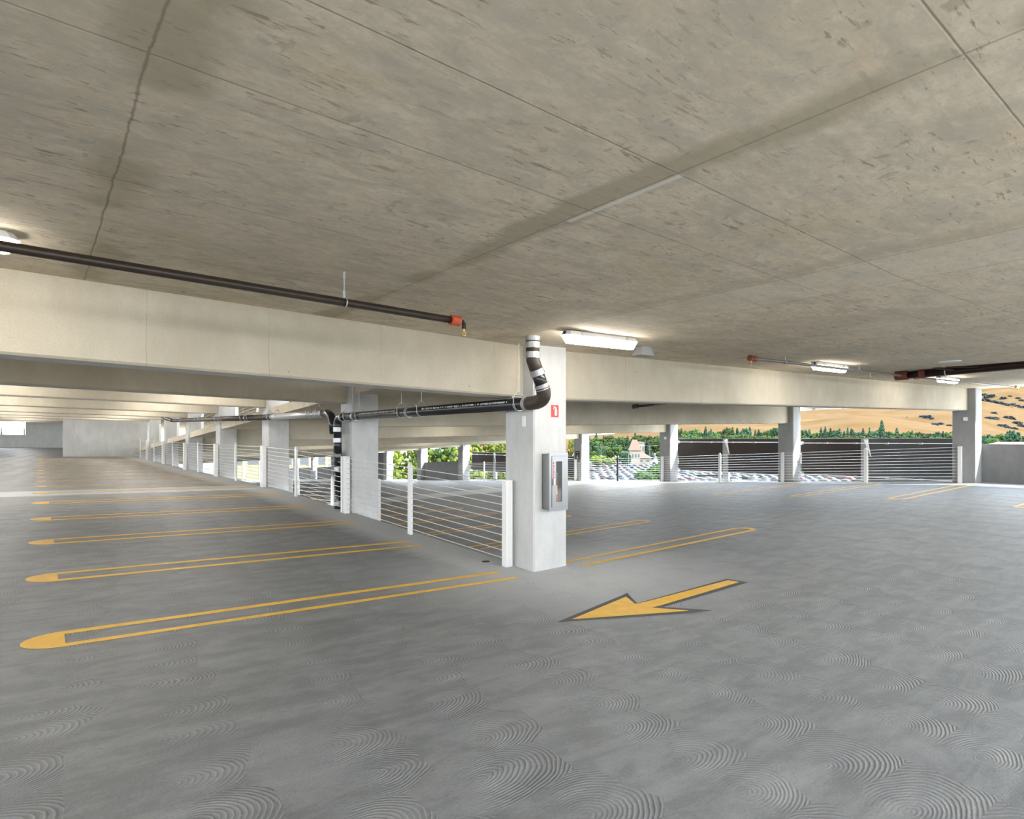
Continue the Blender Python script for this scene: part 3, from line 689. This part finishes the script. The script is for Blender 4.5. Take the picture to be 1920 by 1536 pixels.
ex = empty('fire_extinguisher', (.265, -.075, .785), 'red fire extinguisher inside the steel cabinet', 'fire extinguisher')
mb = MB(); mb.tube([(0,0,0),(0,0,.01),(0,0,.30),(0,0,.335),(0,0,.36),(0,0,.40)], [.045,.05,.05,.04,.018,.014], 18); mb.build('cylinder', M['red'], ex, smooth=True)
mb = MB(); mb.tube([(0,0,.40),(-.02,-.02,.41),(-.055,-.035,.36),(-.055,-.04,.2),(-.05,-.04,.08)], .008, 8); mb.build('hose', M['rubber'], ex)
mb = MB(); mb.box((-.01,-.05,.40),(.01,.02,.412)); mb.box((-.01,-.055,.425),(.01,.02,.435)); mb.build('handle', M['galv'], ex)
mb = MB(); mb.box((-.035,-.062,.17),(0,-.058,.28)); mb.build('tag', M['yellowtag'], ex)
# number sign on the outer column
ls = empty('level_sign', (16.992, 16.79, .765), 'black sign with white number 6 on the outer column', 'sign')
mb = MB(); mb.box((-.012,-.15,-.27),(0,.15,.27)); mb.build('sign_plate', M['blackpaint'], ls)
text_mesh('6', .30, M['whitepaint'], ls, (-.014,0,-.04), (pi/2,0,-pi/2), 'number')
text_mesh('LEVEL', .062, M['whitepaint'], ls, (-.014,0,.185), (pi/2,0,-pi/2), 'small_text')
mb = MB(); mb.box((-.014,-.11,-.21),(-.012,.11,-.195)); mb.build('underline', M['whitepaint'], ls)
# little electrical boxes on the outer columns
for n, lab in ((0,'small white square box high on the right end column'),(2,'small white box high on the column left of the dark screens')):
    v_ = 5.5*n + .25; z_ = zcr(17, v_) - .90
    mb = MB(); mb.box((16.96,v_-.05,z_-.055),(17.0,v_+.05,z_+.055)); mb.build('wall_box', M['white'], label=lab, category='box')
mb = MB(); mb.box((-.012,-.0,1.80),(0,.06,1.93)); mb.build('conduit_box', M['white'], None, loc=(0,.16,0), label='small white box on the near column under the pipe', category='box')

# ------------------------------------------------------------------ dark facade screens outside the right edge
def screen(v0, v1, zt, zb_, vp, label, rods, grey_to=None):
    u = 17.86
    o = empty('facade_screen', (u, v0, zb_), label, 'screen', 'dark screens hung outside the right edge')
    h = zt - zb_; L = v1-v0; pv = vp-v0
    mb = MB(); mb.box((0,pv+.14,0),(.03,L,h)); mb.build('screen_sheet', M['screen'], o)
    mb = MB(); mb.box((0,0,-.25 if grey_to else 0),(.03,pv-.14,h)); mb.build('screen_sheet', M['screen_grey'] if grey_to else M['screen'], o, **({'label':'grey sheet'} if grey_to else {}))
    mb = MB(); mb.box((0,0,h),(.05,L,h+.02)); mb.build('top_edge', M['postgrey'], o)
    mb = MB(); mb.box((.02,pv-.14,-.45),(.12,pv+.14,h)); mb.build('screen_post', M['postgrey'], o)
    mb = MB(); mb.hexa([(-.06,pv-.10,h-.02),(-.03,pv-.10,h-.02),(-.03,pv+.02,h-.02),(-.06,pv+.02,h-.02)], [(-.06,pv-.22,h-.62),(-.03,pv-.22,h-.62),(-.03,pv-.20,h-.62),(-.06,pv-.20,h-.62)]); mb.build('brace', M['white'], o)
    for zr_ in rods:
        mb = MB(); mb.tube([(-.14,0,zr_-zb_),(-.14,L,zr_-zb_)], .012, 8)
        mb.build('rod', M['cable'], o)
        k = .35
        while k < L:
            mb = MB(); mb.cbox((-.14,k,zr_-zb_),(.05,.10,.055)); mb.build('clamp', M['galv'], o); k += 1.0
        mb = MB(); mb.box((-.24,L-.10,zr_-zb_-.06),(-.02,L+.0,zr_-zb_+.06)); mb.build('bracket', M['galv'], o)
screen(.3, 5.62, 1.658, .30, 3.40, 'dark screen outside the bay beside the parapet column, half brown half grey', (1.50,.34), grey_to=True)
screen(6.1, 11.2, 1.655, .26, 8.85, 'wide dark brown screen between the two middle outer columns', (1.52,.27,-.02))
screen(16.9, 21.9, .72, -.45, 19.6, 'dark screen seen between the near column and the number 6 sign', (.6,-.4))
screen(22.6, 27.7, .79, -.42, 25.2, 'dark brown screen seen left of the near column beside the shrubs', (.66,-.40))
us_ = empty('facade_screen', (17.86, .3, 2.74), 'pale lower edge of the screen of the level above, with clamped rod', 'screen', 'dark screens hung outside the right edge')
mb = MB(); mb.box((0,0,0),(.05,5.3,1.3)); mb.build('screen_sheet', M['housing'], us_)
mb = MB(); mb.tube([(-.14,0,.02),(-.14,5.3,.02)], .014, 8); mb.build('rod', M['cable'], us_)
for k in range(3):
    mb = MB(); mb.box((-.258,.2+k*2.3,.46-k*.11),(0,.32+k*2.3,.56-k*.11)); mb.build('bracket', M['galv'], us_)
for k in range(5):
    mb = MB(); mb.cbox((-.14,.6+k*1.05,.02),(.05,.10,.06)); mb.build('clamp', M['galv'], us_)

# ------------------------------------------------------------------ landscape
G0 = -13.0
def leafmat(name, a, b, sc=.5):
    t = NT(name); oi = t.N.new('ShaderNodeObjectInfo'); p = t.pos(obj=False)
    f = t.noise(p, sc, 4, .7); c = t.mix(t.ramp(f, (.35, 0.0), (.65, 1.0)), a, b)
    hsv = t.N.new('ShaderNodeHueSaturation'); t.l(c, hsv.inputs['Color']); t.l(t.math('ADD', .6, t.math('MULTIPLY', oi.outputs['Random'], .9)), hsv.inputs['Value'])
    t.l(t.math('ADD', .475, t.math('MULTIPLY', oi.outputs['Random'], .05)), hsv.inputs['Hue'])
    t.col(hsv.outputs[0]); t.set(Roughness=.9); t.b.inputs['Specular IOR Level'].default_value = .1
    return t.m
M['leaf'] = leafmat('green_foliage', (.010,.022,.005), (.038,.058,.016))
M['leafdark'] = leafmat('dark_conifer_foliage', (.008,.018,.010), (.022,.042,.020))
M['leafbright'] = leafmat('bright_yellow_green_foliage', (.030,.045,.006), (.085,.095,.014))
M['leafoak'] = leafmat('blue_grey_oak_foliage', (.008,.014,.018), (.014,.022,.026), .05)
M['bark'] = simple('tree_bark', (.05,.04,.03), .9)
t = NT('dry_grass_hillside'); p = t.pos(); f = t.noise(t.pos((1,1,2.5)), .006, 7, .65, 1.2); f2 = t.noise(p, .03, 5, .6)
c = t.mix(t.ramp(f, (.35, 0.0), (.65, 1.0)), (.066,.040,.018), (.086,.057,.031)); c = t.mix(t.math('MULTIPLY', t.ramp(f2, (.5, 0.0), (.7, 1.0)), .3), c, (.060,.040,.026)); t.col(c); t.set(Roughness=1.0); t.b.inputs['Specular IOR Level'].default_value = 0; M['hill'] = t.m
t = NT('far_ground'); p = t.pos(); f = t.noise(p, .02, 4); t.col(t.mix(t.ramp(f, (.4, 0.0), (.6, 1.0)), (.035,.035,.03), (.05,.045,.04))); t.set(Roughness=.95); M['ground'] = t.m
mb = MB(); mb.quad((-600,-400,G0),(2600,-400,G0),(2600,2800,G0),(-600,2800,G0)); mb.build('ground', M['ground'], kind='structure')
M['bounce'] = simple('pale_bounce_surface', (.55,.54,.51), .9)
mb = MB(); mb.quad((-110,-110,G0+.03),(110,-110,G0+.03),(110,110,G0+.03),(-110,110,G0+.03)); mb.build('bounce_ground', M['bounce'], kind='structure')  # unseen pale ground added to bounce light up onto the ceilings
def interp(x, pts): return lerp(x, pts)
RIDGES = [  # (front depth, ridge depth, profile: picture column -> picture row of the crest)
    (650, 950, [(900,830),(1120,822),(1220,812),(1290,800),(1420,792),(1505,792),(1560,783),(1600,779),(1660,782),(1700,788),(1740,794),(1800,802),(1845,812),(1900,822),(2100,828)]),
    (1000, 1500, [(900,826),(1100,818),(1200,808),(1290,786),(1420,776),(1505,774),(1620,768),(1700,764),(1790,756),(1841,750),(1870,755),(1920,765),(2000,780),(2150,800)]),
    (1600, 2500, [(900,824),(1200,812),(1400,780),(1700,752),(1800,736),(1845,724),(1900,712),(1960,700),(2150,690)])]
def hillz(k, px_, Z):
    Zf, Zr, pr = RIDGES[k]; hz = zat(interp(px_, pr), Zr)
    s = (Z-Zf)/(Zr-Zf)
    if s < 0: return G0
    if s <= 1: q = s; e = q*q*(3-2*q); e = .45*e + .55*q**.8
    else: e = max(0, 1-(s-1)*.55)
    bump_ = 1 + .035*sin(px_*.045 + s*5 + k) * (1 if s < .97 else 0)*min(1, (1-min(s,1))*6)
    return G0 + (hz-G0)*e*bump_
for k in range(3):
    Zf, Zr, _ = RIDGES[k]; mb = MB(); xs = list(range(880, 2160, 10)); zs = [Zf + (Zr-Zf)*i/16 for i in range(23)]
    for Z in zs:
        for x in xs: u, v = at(x, Z); mb.v.append((u, v, hillz(k, x, Z)))
    nx = len(xs)
    for j in range(len(zs)-1):
        for i in range(nx-1): mb.f.append((j*nx+i, j*nx+i+1, (j+1)*nx+i+1, (j+1)*nx+i)); mb.m.append(0)
    mb.build('hills', M['hill'], smooth=True, kind='structure')
def hillhit(px_, py_):
    best = None
    for k in range(3):
        Zf, Zr, pr = RIDGES[k]; Z = Zf
        while Z < Zr:
            if hillz(k, px_, Z) >= zat(py_, Z):
                return Z
            Z += 6
    return 2400

# tree meshes --------------------------------------------------------
def clump(mb, c, r, rg, sq=.8):
    t_ = (1+5**.5)/2
    V = [(-1,t_,0),(1,t_,0),(-1,-t_,0),(1,-t_,0),(0,-1,t_),(0,1,t_),(0,-1,-t_),(0,1,-t_),(t_,0,-1),(t_,0,1),(-t_,0,-1),(-t_,0,1)]
    Fc = [(0,11,5),(0,5,1),(0,1,7),(0,7,10),(0,10,11),(1,5,9),(5,11,4),(11,10,2),(10,7,6),(7,1,8),(3,9,4),(3,4,2),(3,2,6),(3,6,8),(3,8,9),(4,9,5),(2,4,11),(6,2,10),(8,6,7),(9,8,1)]
    a = rg.uniform(0, 6.28); b = len(mb.v); ca, sa = cos(a), sin(a)
    for x, y, z in V:
        k = r/1.9*rg.uniform(.65, 1.3); x, y = x*ca-y*sa, x*sa+y*ca
        mb.v.append((c[0]+x*k, c[1]+y*k, c[2]+z*k*sq))
    for f_ in Fc: mb.f.append(tuple(b+i for i in f_)); mb.m.append(mb.mi)
def tree_proto(kind, mat, seed, nc, name, label, cat='tree'):
    """unit tree: 1 high, about 0.8 wide"""
    rg = random.Random(seed); mb = MB()
    if kind == 'leafy':
        for i in range(nc):
            a = rg.uniform(0, 6.28); h = rg.uniform(-1, 1); rad = rg.uniform(.5, 1)*(1+.12*sin(3*a+h*4)); w_ = math.sqrt(1-h*h)*rad
            clump(mb, (cos(a)*w_*.4, sin(a)*w_*.4, .56 + h*.42*rad), rg.uniform(.012, .030), rg)
    elif kind == 'round':
        for i in range(nc):
            a = rg.uniform(0, 6.28); h = rg.uniform(-1, 1); rad = rg.uniform(.55, 1)
            w_ = math.sqrt(1-h*h)*rad; r = rg.uniform(.035, .08)
            clump(mb, (cos(a)*w_*.38, sin(a)*w_*.38, .58 + h*.34*rad), r, rg)
    elif kind == 'conifer':
        for i in range(nc):
            h = rg.random()**1.3; w_ = (1-h)*.26*rg.uniform(.6, 1.05); a = rg.uniform(0, 6.28)
            clump(mb, (cos(a)*w_, sin(a)*w_, .12+h*.84), .035+.05*(1-h)*rg.uniform(.6,1), rg, .6)
    else:   # bush, touching the ground
        for i in range(nc):
            a = rg.uniform(0, 6.28); h = rg.random(); w_ = math.sqrt(max(0, 1-h*h*.8))*rg.uniform(.4, 1)
            clump(mb, (cos(a)*w_*.5, sin(a)*w_*.5, .06+h*.82), rg.uniform(.06, .11), rg)
    o = empty(name, (0,0,-300), label, cat)
    mb.build('foliage', mat, o)
    t2 = MB(); t2.tube([(0,0,0),(.01,0,.3),(0,.01,.55)] if kind != 'conifer' else [(0,0,0),(0,0,.5),(0,0,.97)], [.035,.028,.012], 7); t2.build('trunk', M['bark'], o)
    return o
used = set()
def place(proto, loc, rz, sc, label, group=None):
    if proto.name not in used:
        used.add(proto.name); o = proto; o.location = loc; o.rotation_euler = (0,0,rz); o.scale = sc; o['label'] = label
        if group: o['group'] = group
        return o
    return dup(proto, loc, label, group, rz, sc)
P = {'r1': tree_proto('round', M['leaf'], 1, 300, 'broadleaf_tree', ''), 'r2': tree_proto('round', M['leaf'], 2, 260, 'broadleaf_tree', ''),
     'r3': tree_proto('round', M['leafdark'], 3, 260, 'broadleaf_tree', ''), 'c1': tree_proto('conifer', M['leafdark'], 4, 210, 'conifer_tree', ''), 'c2': tree_proto('conifer', M['leafdark'], 5, 170, 'conifer_tree', ''),
     'y1': tree_proto('round', M['leafbright'], 6, 230, 'bright_tree', ''), 'b1': tree_proto('bush', M['leafbright'], 8, 260, 'leafy_shrub', ''), 'b2': tree_proto('bush', M['leaf'], 9, 260, 'leafy_shrub', ''),
     'n1': tree_proto('leafy', M['leafbright'], 21, 1500, 'leafy_tree', ''), 'n2': tree_proto('leafy', M['leaf'], 22, 1500, 'leafy_tree', ''),
     'o1': tree_proto('bush', M['leafoak'], 10, 90, 'oak_tree', '')}
rg = random.Random(11)
def tree(kind, px_, Z, ytop, width_px, label, group, ybase=None):
    z1 = zat(ytop, Z); z0 = G0 if ybase is None else zat(ybase, Z); h = z1-z0; wd = width_px/FPX*Z/(.42 if kind[0] == 'c' else .8)
    u, v = at(px_, Z); place(P[kind], (u, v, z0), rg.uniform(0, 6), (wd, wd, h), label, group)
# belt right behind the parking lot, seen in the open bay
for Z, n, yt in ((640, 11, 812),(560, 10, 817),(500, 10, 823),(450, 9, 831),(410, 8, 841),(375, 7, 853)):
    for i in range(n):
        px_ = 1098 + (i+rg.uniform(.1,.9))*150/n; k = rg.choice(['r1','r2','r3','r1','c1'])
        if Z < 520 and 1180 < px_ < 1205 and Z < 480: continue
        tree(k, px_, Z, yt + rg.uniform(-3, 5), rg.uniform(17, 25) if k[0] != 'c' else 14, 'dark green tree in the dense belt behind the open bay view' if k != 'c1' else 'narrow conifer in the dense belt behind the open bay view', 'trees behind the open bay view')
for px_, Z, yt, wpx in ((1122,300,851,34),(1143,310,857,26)):
    tree('y1', px_, Z, yt, wpx, 'bright yellow green tree at the left edge of the parked cars' if px_ < 1130 else 'smaller bright yellow green tree beside the parked cars, right one', None)
for px_, Z, yt, wpx in ((1205,215,882,28),(1228,205,872,30),(1216,190,886,26),(1236,225,868,22)):
    tree('b2', px_, Z, yt, wpx, 'olive green tree at the lower right of the open bay view', 'olive trees at the lower right of the open bay')
for px_ in (1172,1176):
    tree('r3', px_, 290 if px_ < 1175 else 300, 846, 16, 'dark tree beside the backlit post in the open bay view', 'dark trees beside the dark post')
# row above the dark screens
def row(x0, x1, step, Z, y0, y1, kinds, label, group, wd=(18, 26)):
    x = x0
    while x < x1:
        k = rg.choice(kinds); tree(k, x, Z*rg.uniform(.96, 1.04), rg.uniform(y0, y1) - (4 if k[0] == 'c' else 0), rg.uniform(*wd) if k[0] != 'c' else rg.uniform(13, 18), label, group)
        x += step*rg.uniform(.7, 1.3)
row(1262, 1470, 8, 560, 797, 808, ['r1','r3','r3','c1'], 'grey green tree in the row over the middle dark screen', 'trees over the middle dark screen')
row(1262, 1470, 12, 480, 810, 816, ['r1','r2'], 'lower green tree in the row over the middle dark screen', 'lower trees over the middle dark screen')
tree('r3', 1452, 520, 797, 16, 'tall dark round tree left of the column between the screens', None)
tree('c1', 1333, 520, 802, 16, 'pointed conifer above the middle dark screen', None)
row(1500, 1800, 9, 560, 802, 811, ['r1','r3','r3','c1'], 'grey green tree in the row over the right dark screen', 'trees over the right dark screen')
row(1500, 1800, 13, 480, 813, 818, ['r1','r2'], 'lower green tree in the row over the right dark screen', 'lower trees over the right dark screen')
for px_, yt, wd in ((1547,797,13),(1557,800,15),(1574,801,18),(1598,803,18),(1618,801,16),(1630,799,12),(1768,806,13)):
    tree('c2', px_, 500, yt, wd, 'pointed dark conifer of the group over the right dark screen', 'conifers over the right dark screen')
tree('c1', 1653, 470, 785, 20, 'tallest conifer, rising above the right dark screen', None)
row(1832, 1990, 13, 420, 808, 816, ['r1','r2','r3'], 'green tree beyond the right parapet wall', 'trees beyond the right parapet')
tree('r3', 1897, 380, 801, 30, 'big dark tree behind the red tiled roof', None)
tree('b2', 1862, 300, 818, 26, 'pale green bush left of the red tiled roof', None)
# near shrubs behind the far right bays
for px_, yt, wd, k in ((780,826,150,'n1'),(825,818,140,'n2'),(862,822,130,'n1')):
    tree(k, px_, 62, yt, wd, 'yellow green leafy tree filling the opening left of the white outer column', 'leafy trees in the shrub opening')
for px_, yt, wd, k in ((905,820,140,'n1'),(955,816,140,'n1'),(1030,818,120,'n2'),(1072,822,60,'n1')):
    tree(k, px_, 66, yt, wd, 'yellow green tree top rising behind the dark screens left of the sign', 'tree tops behind the left dark screens')
# far left opening
for px_, yt, wd, k in ((3,797,12,'c1'),(46,796,10,'c2')):
    tree(k, px_, 150, yt, wd, 'dark conifer at the %s of the far left opening' % ('left' if px_ < 20 else 'right'), None)
for i, px_ in enumerate((-8,4,14,22,30,38,45)):
    tree('r1' if i % 2 else 'y1', px_, 170, 812 + (i % 3), 14, 'low tree top over the far left parapet', 'low tree tops over the far left parapet')
# oaks on the hills
for px_, py_, wd, ht in ((1728,782,9,5),(1740,784,15,9),(1746,787,9,7),(1752,797,13,6),(1762,796,14,6),(1779,799,12,5),
                     (1846,752,14,7),(1856,745,15,8),(1862,755,14,6),(1872,757,14,6),(1880,748,9,6),(1884,760,14,6),(1896,760,13,6),(1908,748,8,5),(1904,763,14,6),(1916,765,14,6),(1915,752,8,5),(1893,744,6,4),
                     (1863,776,9,6),(1852,785,10,6),(1863,786,13,7),(1890,785,15,8),(1878,799,14,6),(1888,803,12,6),(1906,794,14,6),(1914,800,12,6),(1898,804,12,5),(1845,741,10,5),(1700,783,5,2)):
    Z = hillhit(px_, py_); u, v = at(px_, Z); zz = zat(py_ + ht*.9, Z); w_ = wd*(1.7 if px_ > 1835 else 1.4)/FPX*Z
    place(P['o1'], (u, v, zz-2), rg.uniform(0, 6), (w_, w_, ht*1.7/FPX*Z+2), 'dark oak on the dry golden hillside ' + ('right of the end column' if px_ > 1800 else 'above the right dark screen'), 'oaks on the hills ' + ('at the right edge' if px_ > 1800 else 'above the screen'))

for k_ in P.values():
    if k_.name not in used:
        for c_ in list(k_.children): bpy.data.objects.remove(c_)
        bpy.data.objects.remove(k_)
# parking lot ----------------------------------------------------------
t = NT('asphalt_lot'); t.col((.022,.021,.0205)); t.set(Roughness=1.0); t.b.inputs['Specular IOR Level'].default_value = 0; M['asphalt'] = t.m
a_, b_, c_, d_ = at(1040, 170), at(1700, 170), at(1640, 368), at(1040, 368)
mb = MB(); mb.quad((*a_,G0+.03),(*b_,G0+.03),(*c_,G0+.03),(*d_,G0+.03)); mb.build('parking_lot', M['asphalt'], kind='structure')
def car_mesh(col, name):
    body = simple('car_paint_'+name, col, .5); mb = MB()
    lo = [(-2.25,.35),(2.25,.35),(2.3,.6),(2.15,.82),(.95,.95),(-1.9,1.0),(-2.25,.85),(-2.3,.6)]
    n = len(mb.v); mb.hexa([(x,-.88,z) for x,z in lo], [(x,.88,z) for x,z in lo])
    cab = [(1.0,.93),(.35,1.38),(-1.0,1.45),(-1.85,.98)]; mb.mi = 1
    mb.hexa([(x,-.78+(.12 if z > 1.2 else 0),z) for x,z in cab], [(x,.78-(.12 if z > 1.2 else 0),z) for x,z in cab]); mb.mi = 0
    mb.box((-1.0,-.64,1.42),(.33,.64,1.48)); mb.mi = 2
    for x in (-1.4, 1.4):
        for y in (-.85, .85): mb.tube([(x,y-.1,.33),(x,y+.1,.33)], .33, 12)
    o = mb.build('parked_car', [body, M['blackpaint'], M['rubber']], label='', category='car'); o.location = (0,0,-300); return o
cols = [('white',(.065,.065,.064),5),('silver',(.032,.035,.038),5),('dark blue',(.008,.014,.04),3),('black',(.006,.006,.007),3),('red',(.08,.006,.005),3),('light blue',(.018,.040,.065),4),('orange',(.12,.03,.01),1),('grey',(.03,.03,.032),3)]
cars = {n: car_mesh(c, n) for n, c, _ in cols}; bag = [n for n, _, k in cols for _ in range(k)]
ang = math.atan2(DB[1], DA[1]); usedc = set()
for Z in (202,214,228,243,260,279,300,324,350):
    x = 1098.0
    while x < 1640:
        ok = x < 1246 or (1262 < x < 1470 and Z < 285) or (x > 1500 and x < 1600 and Z < 232)
        if ok and rg.random() < .88:
            n = rg.choice(bag); u, v = at(x, Z + rg.uniform(-.4,.4)); loc = (u, v, G0+.04); rz = ang + rg.choice((0, pi)) + rg.uniform(-.03,.03) + .5
            reg = 'in the lot seen through the open bay' if x < 1246 else 'in the lot seen under the dark screens'
            o = cars[n] if n not in usedc else dup(cars[n], loc); usedc.add(n); o.location = loc; o.rotation_euler = (0,0,rz)
            o['label'] = '%s car parked %s' % (n, reg); o['group'] = '%s cars %s' % (n, reg)
        x += 3.3/Z*FPX
for n in cars:
    if n not in usedc: bpy.data.objects.remove(cars[n])
# street lamps
def street_lamp(px_, Z, ytop, arms, label):
    u, v = at(px_, Z); h = zat(ytop, Z)-G0; o = empty('street_lamp', (u, v, G0), label, 'street lamp', rz=ang-pi/2)
    mb = MB(); mb.tube([(0,0,0),(0,0,h)], [.11,.07], 8); mb.build('pole', M['lamppost'], o)
    for s in arms:
        mb = MB(); mb.tube([(0,0,h-.1),(s*.8,0,h+.25),(s*2.1,0,h+.3)], .05, 6); mb.build('arm', M['lamppost'], o)
        mb = MB(); mb.box((min(s*2.0,s*3.3),-.25,h+.18),(max(s*2.0,s*3.3),.25,h+.38)); mb.build('lamp_head', M['lamppost'], o)
street_lamp(1127, 290, 839, (-1,1), 'grey double armed street lamp over the bright green trees')
street_lamp(1178.5, 265, 849, (-1,), 'grey single armed street lamp right of the backlit post')
street_lamp(1218, 250, 837, (-1,1), 'grey double armed street lamp near the right of the open bay view')
# buildings
M['bwall'] = simple('pale_building_wall', (.12,.11,.09), .8); M['tile'] = simple('red_tile_roof', (.11,.045,.03), .8); M['cream'] = simple('cream_yellow_wall', (.11,.10,.06), .8); M['win'] = simple('dark_window', (.03,.035,.04), .2)
def house(px_, Z, w_, d__, hw, hr, label, wall='bwall', rise=0, rz=0, wins=3):
    u, v = at(px_, Z); o = empty('building', (u, v, G0+rise), label, 'building', rz=ang-pi/2+rz)
    mb = MB(); mb.box((-w_/2,-d__/2,-rise),(w_/2,d__/2,hw)); mb.build('wall', M[wall], o)
    mb = MB(); e = .6
    mb.hexa([(-w_/2-e,-d__/2-e,hw),(w_/2+e,-d__/2-e,hw),(w_/2+e,d__/2+e,hw),(-w_/2-e,d__/2+e,hw)], [(-w_/4,-.2,hw+hr),(w_/4,-.2,hw+hr),(w_/4,.2,hw+hr),(-w_/4,.2,hw+hr)]); mb.build('roof', M['tile'], o)
    for k in range(wins):
        x = -w_/2 + w_*(k+.5)/wins; mb = MB(); mb.box((x-.12*w_/wins*2,-d__/2-.05,hw*.45),(x+.12*w_/wins*2,-d__/2+.02,hw*.75)); mb.build('window', M['win'], o)
house(1190, 345, 5, 6, 8.5, 6, 'small pink roofed tower among the trees behind the parked cars')
house(1199, 352, 12, 8, 4, 2.5, 'low pale house with a pink roof beside the small tower')
house(1196, 470, 9, 6, 12.2, .6, 'white building top showing between trees above the tower', wins=4)
house(1900, 240, 26, 12, 10.8, 2.8, 'long house with red tiled roof beyond the right parapet wall', wins=6)
u, v = at(590, 110); o = empty('building', (u, v, G0), 'cream yellow building with dark windows behind the far ramp parapets', 'building', rz=ang-pi/2)
mb = MB(); mb.box((-16,0,0),(12,8,18)); mb.build('wall', M['cream'], o)
for k in range(9):
    mb = MB(); mb.box((-15+k*3,-.08,11.0-.9),(-13.2+k*3,.02,11.0+.6)); mb.build('window', M['win'], o)
for k in range(10):
    mb = MB(); mb.box((-15.9+k*3,-.15,2),(-15.6+k*3,.0,14)); mb.build('pilaster', M['white'], o)
